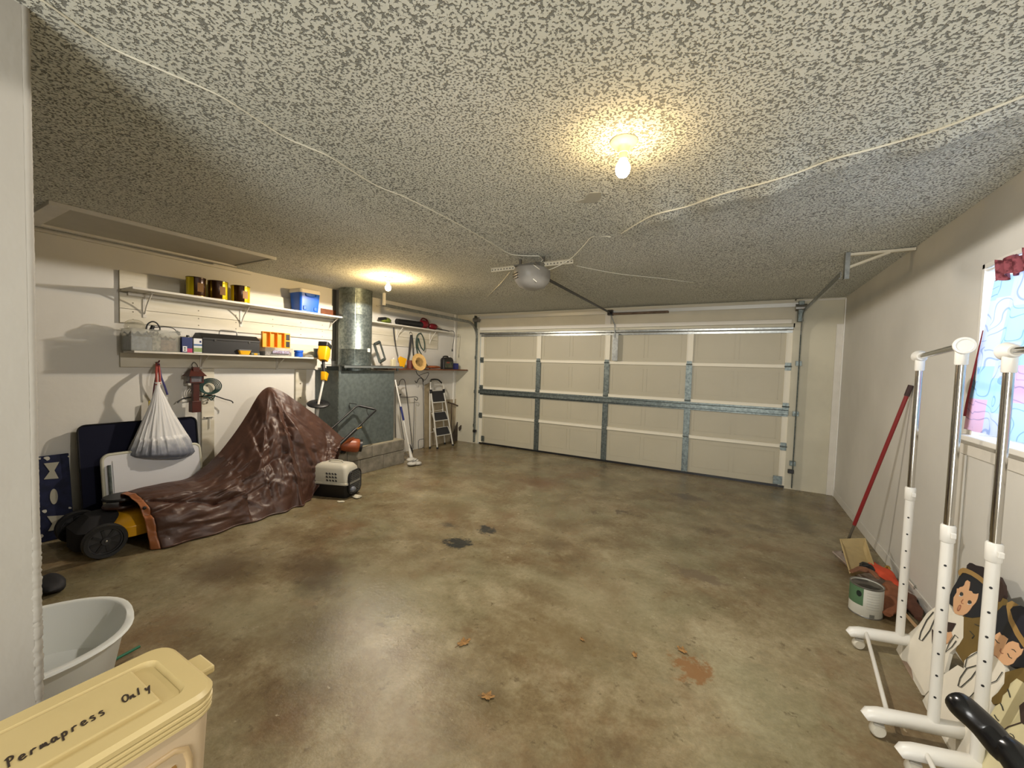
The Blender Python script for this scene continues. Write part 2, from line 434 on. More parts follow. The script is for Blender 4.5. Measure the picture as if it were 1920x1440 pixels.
# trim strips at the right corner
o = struct(G().bb((5.325, -.022, 0), (WR - .002, -.001, 2.15)), 'trim_1', M_white, bevel=.003)
o = struct(G().bb((WR - .012, -.05, 0), (WR - .001, -.001, H - .02)), 'trim_5', M_white_clean)
o = struct(G().bb((4.96, -.012, H - .03), (WR, -.001, H - .012)), 'trim_6', M_white)
o = struct(G().bb((WR - .008, -3.0, 0), (WR - .0005, -.06, .09)), 'baseboard_right', mat('wall_paint_right', 'dad8d1'), bevel=.003)
o = struct(G().bb((WL + .0005, -.10, .75), (WL + .02, -.06, H)), 'trim_7', M_white_clean)
# panel under the window
g = G()
g.bb((WR - .010, -3.225, 0), (WR - .0005, -3.16, 1.088)); g.bb((WR - .010, -4.8, 1.09), (WR - .0005, -3.165, 1.145))
o = struct(g, 'trim_8', M_white, bevel=.002)

# ------------------------------------------------------------------ window
w = thing('window_1', None, None, (WR, (WY0 + WY1) / 2, WZ0), kind='structure')
M_frame = mat('window_white', 'e9e7e0', .4)
g = G(); t = .022
g.bb((WR - .004, WY1 - t, WZ0), (WR + .14, WY1, WZ1)); g.bb((WR - .004, WY0, WZ0), (WR + .14, WY0 + t, WZ1)); g.bb((WR - .004, WY0, WZ1 - t), (WR + .14, WY1, WZ1))
g.build('frame', M_frame, w)
G().bb((WR - .05, WY0 - .05, WZ0 - .025), (WR + .14, WY1 + .085, WZ0 + .002)).build('sill', M_frame, w, bevel=.004)
g = G()
for z in (WZ0 + .02, (WZ0 + WZ1) / 2, WZ1 - .04): g.bb((WR + .10, WY0 + t, z - .018), (WR + .125, WY1 - t, z + .018))
g.bb((WR + .10, (WY0 + WY1) / 2 - .018, WZ0), (WR + .125, (WY0 + WY1) / 2 + .018, WZ1))
g.build('sash', M_frame, w)
gm = bpy.data.materials.new('window_glass'); gm.use_nodes = True
nt = gm.node_tree; nt.nodes.clear(); out = nt.nodes.new('ShaderNodeOutputMaterial'); tb = nt.nodes.new('ShaderNodeBsdfTransparent'); gb = nt.nodes.new('ShaderNodeBsdfGlossy'); gb.inputs['Roughness'].default_value = .02
mx = nt.nodes.new('ShaderNodeMixShader'); mx.inputs[0].default_value = .06
nt.links.new(tb.outputs[0], mx.inputs[1]); nt.links.new(gb.outputs[0], mx.inputs[2]); nt.links.new(mx.outputs[0], out.inputs[0])
G().bb((WR + .111, WY0 + t, WZ0), (WR + .114, WY1 - t, WZ1 - t)).build('pane', gm, w)

# patchwork curtain
def curtain_material():
    m = bpy.data.materials.new('patchwork_cloth'); m.use_nodes = True; nt = m.node_tree; N = nt.nodes; Lk = nt.links
    N.clear(); out = N.new('ShaderNodeOutputMaterial'); df = N.new('ShaderNodeBsdfDiffuse'); tr = N.new('ShaderNodeBsdfTranslucent'); mx = N.new('ShaderNodeMixShader'); mx.inputs[0].default_value = .55
    uv = N.new('ShaderNodeUVMap'); sep = N.new('ShaderNodeSeparateXYZ'); Lk.new(uv.outputs[0], sep.inputs[0])
    def mth(op, a, b=None):
        x = N.new('ShaderNodeMath'); x.operation = op
        for i, v in enumerate((a, b)):
            if v is None: continue
            if isinstance(v, (int, float)): x.inputs[i].default_value = v
            else: Lk.new(v, x.inputs[i])
        return x.outputs[0]
    cu = mth('FLOOR', mth('MULTIPLY', sep.outputs[0], 5.2)); 
    off = mth('MULTIPLY', mth('MODULO', cu, 2.0), .35)
    cv = mth('FLOOR', mth('ADD', mth('MULTIPLY', sep.outputs[1], 4.6), off))
    cb = N.new('ShaderNodeCombineXYZ'); Lk.new(cu, cb.inputs[0]); Lk.new(cv, cb.inputs[1])
    wnz = N.new('ShaderNodeTexWhiteNoise'); wnz.noise_dimensions = '3D'; cb.inputs[2].default_value = 3.7; Lk.new(cb.outputs[0], wnz.inputs['Vector'])
    r = N.new('ShaderNodeValToRGB'); r.color_ramp.interpolation = 'CONSTANT'; Lk.new(wnz.outputs['Value'], r.inputs[0])
    e = r.color_ramp.elements
    for i, (p, c) in enumerate([(0, 'abc8d6'), (.3, 'c2c6d8'), (.5, 'd8adba'), (.68, 'b2ced4'), (.85, 'cbcedc')]):
        if i > 1: e.new(p)
        e[i].position = p; e[i].color = lin(c)
    wv = N.new('ShaderNodeTexWave'); wv.wave_type = 'RINGS'; wv.inputs['Scale'].default_value = 3.2; wv.inputs['Distortion'].default_value = 26; wv.inputs['Detail'].default_value = 1; wv.inputs['Detail Scale'].default_value = 1.2
    Lk.new(uv.outputs[0], wv.inputs['Vector'])
    r2 = N.new('ShaderNodeValToRGB'); r2.color_ramp.elements[0].position = .02; r2.color_ramp.elements[0].color = (.42, .52, .66, 1); r2.color_ramp.elements[1].position = .06; r2.color_ramp.elements[1].color = (1, 1, 1, 1); Lk.new(wv.outputs[0], r2.inputs[0])
    m2 = N.new('ShaderNodeMix'); m2.data_type = 'RGBA'; m2.blend_type = 'MULTIPLY'; m2.inputs[0].default_value = .7; Lk.new(r.outputs[0], m2.inputs[6]); Lk.new(r2.outputs[0], m2.inputs[7])
    for s in (df, tr): Lk.new(m2.outputs[2], s.inputs[0])
    Lk.new(df.outputs[0], mx.inputs[1]); Lk.new(tr.outputs[0], mx.inputs[2]); Lk.new(mx.outputs[0], out.inputs[0])
    return m
def cloth_sheet(name, m, parent, fn, nu=60, nv=24, uvs=(1.0, 1.0), solid=.0015):
    g = grid_mesh(nu, nv, fn)
    inv = ORIG[parent.name].inverted()
    me = bpy.data.meshes.new(name); me.from_pydata([tuple(inv @ v) for v in g.v], [], g.f)
    u = me.uv_layers.new(name='UVMap')
    for p in me.polygons:
        for li in p.loop_indices:
            vi = me.loops[li].vertex_index
            u.data[li].uv = ((vi % (nu + 1)) / nu * uvs[0], (vi // (nu + 1)) / nv * uvs[1])
    me.materials.append(m); me.shade_smooth()
    o = bpy.data.objects.new(name, me); COL.objects.link(o); o.parent = parent; ORIG[o.name] = ORIG[parent.name].copy()
    return o
cu = thing('window_curtain', 'blue and pink patchwork curtain with a dark red ruffled top over the window', 'curtain', (WR + .03, WY1 - .4, WZ0 + .02))
def cf(u, v):
    z = WZ0 + .03 + (WZ1 - .10 - WZ0 - .03) * v
    y0 = WY1 + .015 - .13 * max(0, v - .15) ** 1.3
    y = y0 + (WY0 + .03 - y0) * u
    return Vector((WR - .022 + .030 * v + .013 * math.sin(u * 46 + .6 * math.sin(v * 3)) * (.5 + .5 * v), y, z))
cloth_sheet('panel', curtain_material(), cu, cf, 150, 20, (1.3, 1.0))
def cf2(u, v):
    a = cf(.045 + .955 * u, 1.0 + .0 * v)
    return Vector((WR - .012 + .018 * math.sin(u * 90 + v * 2), a.y - .01, WZ1 - .115 + .09 * v + .012 * math.sin(u * 60)))
dr = mat('dark_red_floral', '4e0d1b', .8, col2='8c4650', vscale=38, fac=(.44, .60))
cloth_sheet('ruffle', dr, cu, cf2, 200, 6)
def cf3(u, v):
    z = WZ0 + .10 + .46 * v; k = cf(0, min(1, (z - WZ0 - .03) / (WZ1 - .10 - WZ0 - .03)))
    return Vector((k.x - .006, k.y + .012 * (1 - v) - .034 * u * (1 - .6 * v), z))
cloth_sheet('hem_border', mat('dark_red_edge', '7d1a2b', .8), cu, cf3, 4, 30)
G().tube([(WR + .01, WY0 + .03, WZ1 - .035), (WR + .01, WY1 - .023, WZ1 - .035)], .007, 8).build('rod', M_white_clean, cu)
# ------------------------------------------------------------------ overhead garage door
M_door = mat('door_cream', 'b9b29c', .5, var=.06, vscale=1.5)
M_line = mat('door_cream_rail', 'e2dcc9', .45)
SX = [0, 1.22, 2.44, 3.66, 4.88]
d = thing('door_1', 'wide cream sectional overhead garage door with galvanised braces', None, (2.44, 0, 0), kind='structure')
SECH = .528
for k in range(4):
    z0 = .025 + k * SECH; z1 = z0 + SECH - .006
    g = G().bb((0.01, .035, z0), (4.87, .075, z1))
    for i in range(4):                       # embossed rectangles, two to a bay
        for q in range(2):
            a = SX[i] + .09 + q * .53; b = a + .48
            for s in range(4):
                w_ = .006
                lo, hi = z0 + .09, z1 - .08
                if s == 0: g.bb((a, .031, lo), (b, .036, lo + w_))
                if s == 1: g.bb((a, .031, hi - w_), (b, .036, hi))
                if s == 2: g.bb((a, .031, lo), (a + w_, .036, hi))
                if s == 3: g.bb((b - w_, .031, lo), (b, .036, hi))
    sec = g.build('door_section', M_door, d)
    # the lipped rail on the joint, one length per bay
    if k < 3:
        for i in range(4):
            g = G(); a = SX[i] + (.03 if i else .045); b = SX[i + 1] - (.03 if i < 3 else .045)
            g.bb((a, .012, z1 - .012), (b, .036, z1 + .034)); g.bb((a, .004, z1 + .028), (b, .012, z1 + .034)); g.bb((a, .004, z1 - .016), (b, .036, z1 - .010))
            g.build('section_rail', M_line, d, bevel=.002)
for i in range(5):
    for k in range(4):
        z0 = .03 + k * SECH; z1 = z0 + SECH - .012
        wdt = .042 if i in (1, 2, 3) else .035
        xx = SX[i] + (.028 if i == 0 else -.028 if i == 4 else 0)
        m_ = M_line if (i in (0, 4) or k == 3) else M_galv
        g = G(); g.bb((xx - wdt, .016, z0), (xx + wdt, .035, z1)); g.bb((xx - wdt, .010, z0), (xx - wdt + .008, .016, z1)); g.bb((xx + wdt - .008, .010, z0), (xx + wdt, .016, z1))
        g.build('stile', m_, d)
        if k < 3:
            g = G().bb((xx - .035, .000, z1 - .045), (xx + .035, .012, z1 + .055)); g.tube([(xx - .04, -.002, z1 + .006), (xx + .04, -.002, z1 + .006)], .008, 8)
            g.build('hinge', M_galv, d)
def strut(z, m_, nm='strut', h=.030):
    g = G(); g.bb((.0, -.05, z - h), (4.88, -.046, z + h)); g.bb((.0, -.05, z - h), (4.88, .012, z - h + .004)); g.bb((.0, -.05, z + h - .004), (4.88, .012, z + h))
    g.bb((.0, .002, z - .055), (4.88, .006, z - .026)); g.bb((.0, .002, z + .026), (4.88, .006, z + .055))
    return g.build(nm, m_, d)
strut(1.005, M_galv)
strut(2.105, M_galvb, h=.016)
G().bb((0.0, .02, .0), (4.88, .08, .03)).build('bottom_seal', M_black, d)
g = G().bb((.06, .0, .06), (.12, .012, .16)); g.build('corner_bracket', M_galv, d)
g = G().bb((4.76, .0, .04), (4.86, .012, .15)); g.build('corner_bracket', M_galv, d)
# opener arm bracket on the door
g = G(); g.bb((2.535, -.055, 1.64), (2.60, -.04, 2.07)); g.bb((2.60, -.055, 1.64), (2.625, -.05, 2.07)); g.tube([(2.57, -.06, 2.0), (2.565, -.065, 2.2), (2.50, -.09, 2.36)], .010, 8)
g.build('pull_arm', M_galvb, d)
# header board and angle rails above the door
g = G().bb((-.02, -.02, 2.17), (4.90, -.001, 2.46)); struct(g, 'trim_9', mat('header_board', 'd2cbb6', .55, var=.08, vscale=3))
hb = thing('torsion_rail', 'long pale metal rail along the top of the garage door opening', 'rail', (2.44, -.05, 2.37))
g = G(); g.bb((-.03, -.075, 2.40), (4.93, -.021, 2.405)); g.bb((-.03, -.079, 2.375), (4.93, -.074, 2.425)); g.build('angle_iron', mat('zinc_pale', 'c4c4bf', .4, .35), hb)
g = G(); g.bb((0.0, -.050, 2.165), (4.86, -.021, 2.22)); g.build('stop_board', mat('board_white', 'dfdbd0', .5), hb, bevel=.003)
g = G(); g.bb((2.40, -.045, 2.2), (2.49, -.021, 2.41)); g.build('centre_bracket', M_white, hb, bevel=.003)
o = G().bb((2.48, -.13, 2.352), (3.36, -.085, 2.385)).build('wooden_pole', mat('weathered_wood', '75604c', .7, var=.4, vscale=20), bevel=.006)
tag(o, 'weathered brown wooden stick hung along the rail above the garage door', 'pole')
# sliver of daylight at the bottom corners: real gaps
struct(G().bb((-.6, .16, -.12), (5.6, 3.0, -.01)), 'trim_10', mat('driveway', '9b9890', .8))

# ------------------------------------------------------------------ door tracks
def track(name, x, side, label, yend, hang):
    t = thing(name, label, 'rail', (x, -.04, 0))
    def prof(path, wide):
        # rolled C section along a path in the y-z plane
        g = G(); pr_ = [(-.012, -.024), (-.022, -.024), (-.022, .024), (-.010, .028), (-.010, .022), (-.019, .021), (-.019, -.021), (-.012, -.021)]
        vs = []; n = len(pr_); fs = []
        for i, p in enumerate(path):
            tt = (Vector(path[min(i + 1, len(path) - 1)]) - Vector(path[max(0, i - 1)])).normalized()
            nn = Vector((0, -tt.z, tt.y))
            for (a, b) in pr_: vs.append(Vector(p) + Vector((-side * a, 0, 0)) + nn * b)
        for i in range(len(path) - 1):
            for k in range(n): fs.append((i * n + k, i * n + (k + 1) % n, (i + 1) * n + (k + 1) % n, (i + 1) * n + k))
        fs.append(tuple(range(n))[::-1]); fs.append(tuple(range((len(path) - 1) * n, len(path) * n)))
        return g.add(vs, fs)
    prof([(x, -.045, .03), (x, -.045, 2.02)], 1).build('vertical_track', M_galv, t)
    arc = [(x, -.045 - .30 * (1 - math.cos(a)), 2.02 + .28 * math.sin(a)) for a in np.linspace(0, math.pi / 2, 10)]
    prof(arc + [(x, yend, 2.305)], 1).build('horizontal_track', M_galvb, t)
    g = G(); g.bb((x + side * .018, -.05, .05), (x + side * .024, .0, 2.2)); g.build('flag_angle', M_galvb, t)
    for z in (.35, 1.0, 1.65): G().bb((x - .02, -.055, z - .03), (x + side * .045, -.02, z + .03)).build('track_bracket', M_galv, t)
    G().bb((x - .03, -.12, 2.18), (x + side * .03, -.03, 2.44)).build('end_bearing_plate', M_galv, t, bevel=.004)
    G().tube([(x - .06, -.09, 2.36), (x + .06, -.09, 2.36)], .045, 12).build('cable_drum', M_steel, t)
    G().bb((x - .035, -.075, .22), (x + .03, -.03, .27)).build('sensor', M_black, t, bevel=.006)
    return t
t = track('door_track', -.055, -1, 'galvanised curved door track at the shelving end of the garage door', -2.35, 0)
G().bb((-.075, -2.36, 2.30), (-.045, -2.33, H - .004)).build('hanger', M_white, t)
t = track('door_track', 4.945, 1, 'galvanised curved door track at the window end of the garage door', -2.25, 0)
g = G(); p1 = Z(1590, 478, 2.45)
g.bb((4.985, -2.27, 2.27), (5.015, -2.235, H - .004)); g.bb((4.985, -2.235, 2.27), (4.99, -2.21, H - .004))
g.build('hanger', M_galvb, t)
g = G(); g.bb((4.99, -2.26, 2.452), (5.395, -2.225, 2.472)); g.build('hanger_strap', M_cream, t)
g = G().tube([(5.0, -2.25, 2.36), (5.25, -2.25, 2.455)], .012, 6); g.build('hanger_brace', M_cream, t)

# ------------------------------------------------------------------ opener
op = thing('garage_door_opener', 'grey rounded opener motor hanging from a perforated strap on the ceiling', 'door opener', (2.66, -3.16, 2.2))
c = Vector((2.665, -3.16, 2.285))
Rz = Matrix.Rotation(math.radians(8), 3, 'Z')
prof = [(0.0, -.105), (.06, -.100), (.115, -.078), (.15, -.035), (.16, .01), (.16, .055), (.15, .07), (0, .072)]
g = G().lathe(prof, c, 28, Rz, .98, 1.25); g.build('housing', mat('opener_grey', '8f8c86', .45, var=.15, vscale=6), op, smooth=50)
g = G()
for z in (-.03, -.01, .01): g.tube([c + Vector((-.12, -.165 - z * .2 + .03, z)), c + Vector((-.04, -.198 + abs(z) * .3, z))], .004, 6)
g.build('vent', M_black, op)
g = G(); g.ball(c + Vector((-.12, .02, .0)), .07, 8, None, (.8, 1.1, .75)); g.build('lamp_lens', mat('pale_lens', 'd8d6cd', .3), op, smooth=60)
g = G(); g.bb(c + Vector((-.10, -.16, .073)), c + Vector((.10, .16, .085))); g.build('chassis', M_steel, op)
A = Z(921, 507, 2.40); B = Z(1075, 490, 2.40)
g = G(); dr_ = (B - A).normalized(); nn = Vector((-dr_.y, dr_.x, 0))
for s in (0,):
    mid = (A + B) / 2; R = Matrix((dr_, nn, Vector((0, 0, 1)))).transposed()
    g.box(mid, ((B - A).length, .004, .035), R); g.box(mid + Vector((0, 0, .0175)), ((B - A).length, .03, .003), R)
g.build('perforated_strap', M_cream, op)
g = G()
for i in range(26):
    q = A + (B - A) * ((i + .5) / 26); g.box(q - nn * .003, (.012, .002, .009), R)
hol = g.build('strap_holes', mat('hole_dark', '55524a', .8), op); hol['kind'] = 'stuff'
g = G()
for q in (A + (B - A) * .38, A + (B - A) * .66): g.bb(q + Vector((-.01, -.01, -.06)), q + Vector((.01, .01, H - q.z - .01)))
g.bb(c + Vector((-.06, -.05, .08)), c + Vector((.10, .05, .12)))
g.build('bracket', M_steel, op)
g = G().tube([c + Vector((.05, .10, .03)), Vector((2.50, -.09, 2.385))], .016, 4); g.build('rail', M_blackm, op)
G().bb((2.46, -.14, 2.35), (2.54, -.06, 2.43)).build('header_bracket', M_blackm, op)
g = G().tube([c + Vector((.02, -.1, .10)), c + Vector((.10, -.16, .06)), c + Vector((.13, -.10, .02)), c + Vector((.07, -.15, -.02)), c + Vector((.11, -.13, -.07))], .004, 6, smoothn=5); g.build('power_cord', M_wire, op)

# ------------------------------------------------------------------ ceiling lamps
def lamp(p, label, strength, watts):
    t = thing('ceiling_lamp', label, 'ceiling lamp', (p.x, p.y, p.z), group=None)
    M_por = mat('porcelain', 'e4d9b4', .35)
    G().lathe([(0, 0), (.056, 0), (.058, -.006), (.050, -.016), (.030, -.022), (.024, -.03), (.023, -.052), (0, -.052)], p, 28).build('lamp_base', M_por, t, smooth=40)
    G().lathe([(0, -.05), (.018, -.05), (.018, -.078), (.014, -.080), (0, -.08)], p, 20).build('bulb_neck', mat('bulb_neck_white', 'd8c9a5', .4), t, smooth=40)
    m = mat('lit_bulb_%d' % strength, 'ffffff', .3, emit=('ffd896', strength))
    G().lathe([(.0, -.078), (.014, -.079), (.020, -.088), (.0295, -.105), (.031, -.12), (.028, -.136), (.018, -.149), (0, -.154)], p, 24).build('bulb', m, t, smooth=60)
    l = bpy.data.lights.new('bulb_beam', 'SPOT'); l.energy = watts; l.color = (1, .94, .86); l.spot_size = math.radians(179); l.spot_blend = .03; l.shadow_soft_size = .03
    o = bpy.data.objects.new('bulb_beam', l); COL.objects.link(o); o.location = p + Vector((0, 0, -.19))
    return t
p1 = Z(1170, 262, H); p1.z = ceilz(p1.x, p1.y) + .001
p2 = Z(728, 519, H); p2.z = ceilz(p2.x, p2.y) + .001
lamp(p1, 'lit bare bulb in a round porcelain holder nearest the camera, before the seam', BULB_NEAR, 76)
lamp(p2, 'lit bare bulb on the ceiling beside the galvanised duct', BULB_FAR, 80)

# ------------------------------------------------------------------ attic hatch over the left wall
ah = thing('attic_hatch', 'long pale ceiling hatch with a raised wooden frame above the shelves', 'hatch', (.0, -4.8, H - .02))
xa, xb, ya, yb_ = -.40, .375, -5.55, -4.09
G().bb((xa + .03, ya + .03, H - .012), (xb - .02, yb_ - .03, H - .003)).build('panel', mat('hatch_panel', 'b9b5a6', .7, var=.06), ah)
G().bb((xb - .02, ya, H - .030), (xb, yb_, H - .002)).build('frame_rail', M_white, ah, bevel=.002)
G().bb((xa, ya, H - .028), (xa + .05, yb_, H - .002)).build('frame_rail', M_white, ah, bevel=.002)
G().bb((xa + .05, ya, H - .03), (xb - .02, ya + .10, H - .002)).build('frame_rail', M_white, ah, bevel=.002)
G().bb((xa + .05, yb_ - .02, H - .02), (xb - .02, yb_, H - .002)).build('frame_rail', mat('hatch_panel', 'b9b5a6'), ah, bevel=.002)
G().bb((WL + .001, ya - .3, H - .035), (WL + .03, yb_ + .25, H - .002)).build('trim_11', M_white)['kind'] = 'structure'
# ------------------------------------------------------------------ shelving on the left wall
M_shelf = mat('shelf_white', 'd8d3c8', .5, var=.12, vscale=6, bump=.0008, bscale=50)
M_board = mat('board_cream', 'd9d3c3', .6, col2='c5bea9', vscale=4, bump=.001, bscale=30, stretch=(1, .35, 3))
M_knot = mat('nail_hole', '77705f', .8)
sh = thing('wall_shelf', 'long white upper shelf with a board back holding the coffee cans and blue cooler', 'shelf', (WL, -3.8, 1.78))
yA, yB = -4.95, -2.80
G().bb((WL + .001, yA, 2.06), (WL + .022, yB, 2.25)).build('back_board', M_board, sh, bevel=.002)
G().bb((WL + .001, yA, 1.915), (WL + .022, yB, 2.055)).build('back_board', M_board, sh, bevel=.002)
G().bb((WL + .001, yA, 1.785), (WL + .022, yB, 1.912)).build('back_board', M_board, sh, bevel=.002)
SA = 2.088
G().bb((WL + .022, yA + .01, SA - .02), (-.29, -2.74, SA)).build('shelf_board', M_shelf, sh, bevel=.002)
G().bb((WL + .022, yA + .05, SA - .055), (WL + .05, yB, SA - .021)).build('cleat', M_shelf, sh)
def bracket(x0, y, z, dx, dz, parent, m_=M_shelf):
    g = G(); g.bb((x0, y - .012, z - dz), (x0 + .008, y + .012, z)); g.bb((x0, y - .012, z - .006), (x0 + dx, y + .012, z))
    g.tube([(x0 + .01, y, z - dz * .85), (x0 + dx * .35, y, z - dz * .45), (x0 + dx * .9, y, z - .008)], .006, 6, smoothn=4)
    return g.build('bracket', m_, parent)
for y in (-4.78, -3.95, -2.85): bracket(WL + .022, y, SA - .021, .19, .22 if y < -3 else .15, sh)
g = G()
for y in (-4.86, -4.35, -4.0, -3.6, -3.25, -2.95):
    for z in (1.82, 1.89, 1.97): g.tube([(WL + .0215, y, z), (WL + .0235, y, z)], .006, 8)
k = g.build('nail_hole', M_knot, sh); k['kind'] = 'stuff'
# lower shelf
sb = thing('wall_shelf', 'white lower shelf crowded with boxes and a black toolbox, bags hung below its rail', 'shelf', (WL, -4.0, 1.38))
SB = 1.535
G().bb((WL + .022, yA + .02, SB - .018), (-.30, -3.12, SB)).build('shelf_board', M_shelf, sb, bevel=.002)
G().bb((WL + .001, yA, 1.385), (WL + .022, -3.02, SB - .019)).build('rail_board', M_board, sb, bevel=.002)
G().bb((WL + .001, yA + .02, SB + .001), (WL + .012, -2.8, SB + .16)).build('back_board', M_board, sb)
for y in (-4.33, -3.55): bracket(WL + .022, y, SB - .019, .17, .14, sb)
for (y, w_, z0, z1, lab) in ((-4.27, .115, .15, 1.38, 'cream vertical post with metal tabs on the wall beside the hung lantern'), (-3.245, .14, .05, 1.38, 'cream knotty post on the wall next to the furnace plenum')):
    t = thing('wall_post', lab, 'post', (WL, y, z0))
    G().bb((WL + .001, y - w_ / 2, z0), (WL + .030, y + w_ / 2, z1)).build('stud', M_board, t, bevel=.003)
    for z in (.86, 1.02, 1.2): G().tube([(WL + .03, y - .01, z), (WL + .034, y - .01, z)], .009, 10).build('knot', M_knot, t)
    if w_ < .12:
        G().bb((WL + .03, y - .04, .87), (WL + .055, y + .05, .874)).build('tab', M_white, t); G().tube([(WL + .04, y + .01, .75), (WL + .04, y + .01, .87)], .004, 6).build('peg', M_white, t)
o = G().bb((WL + .0225, -2.98, 2.095), (WL + .034, -2.76, 2.19)).build('wood_offcut', M_brown, bevel=.002)
tag(o, 'small reddish brown wood panel on the upper shelf beside the duct', 'board')
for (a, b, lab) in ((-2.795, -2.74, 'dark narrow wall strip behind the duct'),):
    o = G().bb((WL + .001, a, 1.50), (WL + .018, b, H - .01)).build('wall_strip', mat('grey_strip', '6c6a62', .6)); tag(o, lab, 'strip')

# coffee cans
M_can = bpy.data.materials.new('can_label'); M_can.use_nodes = True
nt = M_can.node_tree; N = nt.nodes; Lk = nt.links; b = N['Principled BSDF']; b.inputs['Roughness'].default_value = .22; b.inputs['Metallic'].default_value = .35
tc = N.new('ShaderNodeTexCoord'); gr_ = N.new('ShaderNodeTexGradient'); gr_.gradient_type = 'RADIAL'; Lk.new(tc.outputs['Object'], gr_.inputs[0])
r = N.new('ShaderNodeValToRGB'); r.color_ramp.interpolation = 'CONSTANT'; Lk.new(gr_.outputs[0], r.inputs[0]); e = r.color_ramp.elements
for i, (p, c) in enumerate([(0, 'd8c414'), (.10, '38200f'), (.36, 'd8c414'), (.48, '3c2210'), (.58, 'c9a94a'), (.62, 'd8c414'), (.74, '38200f'), (.92, 'd8c414')]):
    if i > 1: e.new(p)
    e[i].position = p; e[i].color = lin(c)
Lk.new(r.outputs[0], b.inputs['Base Color'])
def coffee_can(y, z, rad, h, rz, lab):
    t = thing('coffee_can', lab, 'can', (-.40, y, z), rz, 'coffee cans on the upper shelf')
    p = Vector((-.40, y, z))
    G().lathe([(0, 0), (rad, 0), (rad, .008), (rad * .985, .011), (rad * .985, h - .011), (rad, h - .008), (rad, h), (0, h)], p, 32).build('body', M_can, t, smooth=40)
    G().lathe([(rad * .93, h), (rad * 1.01, h), (rad * 1.01, h + .006), (0, h + .006)], p, 32).build('lid', mat('dark_lid', '3a2a1c', .35), t, smooth=40)
    G().bb((-.40 + rad - .002, y - .02, z + h * .25), (-.40 + rad + .0005, y + .03, z + h * .72)).build('label_mark', mat('can_gold', '6b4a20', .35, .4), t)
    G().lathe([(rad * 1.002, 0), (rad * 1.012, .002), (rad * 1.012, .006), (rad, .008)], p, 32).build('rim', mat('gold_metal', 'b08f42', .3, .9), t, smooth=60)
    return t
def ypix(px, x=-.40, py=540): return X(px, py, x).y
for i, (a, b_, rot, lab) in enumerate([(347, 387, 1.9, 'brown and yellow coffee can, farthest of the row from the blue cooler'), (388, 428, .9, 'brown and yellow coffee can between its two neighbours, dark middle panel'), (432, 469, 3.6, 'brown and yellow coffee can nearest the blue cooler, black dot on yellow')]):
    ya_, yb2 = ypix(a), ypix(b_); coffee_can((ya_ + yb2) / 2, SA + .001, (yb2 - ya_) / 2 * .90, .180 if i < 2 else .172, rot, lab)

# blue cooler
yc = X(582, 560, -.31).y
t = thing('cooler', 'blue cooler box with a white lid at the duct end of the upper shelf', 'cooler', (-.42, yc, SA + .001))
M_blue = mat('cooler_blue', '1659c4', .4)
def rrect(cx, cy, hx, hy, r, n=6):
    out = []
    for (sx, sy, a0) in ((1, 1, 0), (-1, 1, math.pi / 2), (-1, -1, math.pi), (1, -1, 1.5 * math.pi)):
        for k in range(n + 1):
            a = a0 + math.pi / 2 * k / n; out.append((cx + sx * (hx - r) + r * math.cos(a), cy + sy * (hy - r) + r * math.sin(a)))
    return out
def loft(g, rings):
    n = len(rings[0]); vs = [p for r_ in rings for p in r_]; fs = []
    for j in range(len(rings) - 1):
        for k in range(n): fs.append((j * n + k, j * n + (k + 1) % n, (j + 1) * n + (k + 1) % n, (j + 1) * n + k))
    fs.append(tuple(range(n))[::-1]); fs.append(tuple(range((len(rings) - 1) * n, len(rings) * n)))
    return g.add(vs, fs)
def ring(cx, cy, hx, hy, r, z): return [Vector((x, y, z)) for x, y in rrect(cx, cy, hx, hy, r)]
cx, cy, hy = -.425, X(566, 560, -.31).y + .115, .135
z0 = SA + .001
loft(G(), [ring(cx, cy, .098, hy - .012, .03, z0), ring(cx, cy, .115, hy, .035, z0 + .225)]).build('body', M_blue, t, smooth=40)
loft(G(), [ring(cx, cy, .122, hy + .006, .035, z0 + .226), ring(cx, cy, .124, hy + .008, .035, z0 + .248), ring(cx, cy, .118, hy, .03, z0 + .272), ring(cx, cy, .10, hy - .02, .03, z0 + .279)]).build('lid', mat('cooler_white', 'd9d4cb', .45), t, smooth=40)
g = G().tube([(cx + .12, cy - .07, z0 + .22), (cx + .125, cy - .05, z0 + .19), (cx + .125, cy + .05, z0 + .19), (cx + .12, cy + .07, z0 + .22)], .007, 8, smoothn=4); g.build('handle', M_blue, t)

for s_ in (-.07, .07): G().bb((cx + .10, cy + s_ - .02, z0 + .02), (cx + .112, cy + s_ + .02, z0 + .07)).build('foot_rib', M_blue, t, bevel=.006)

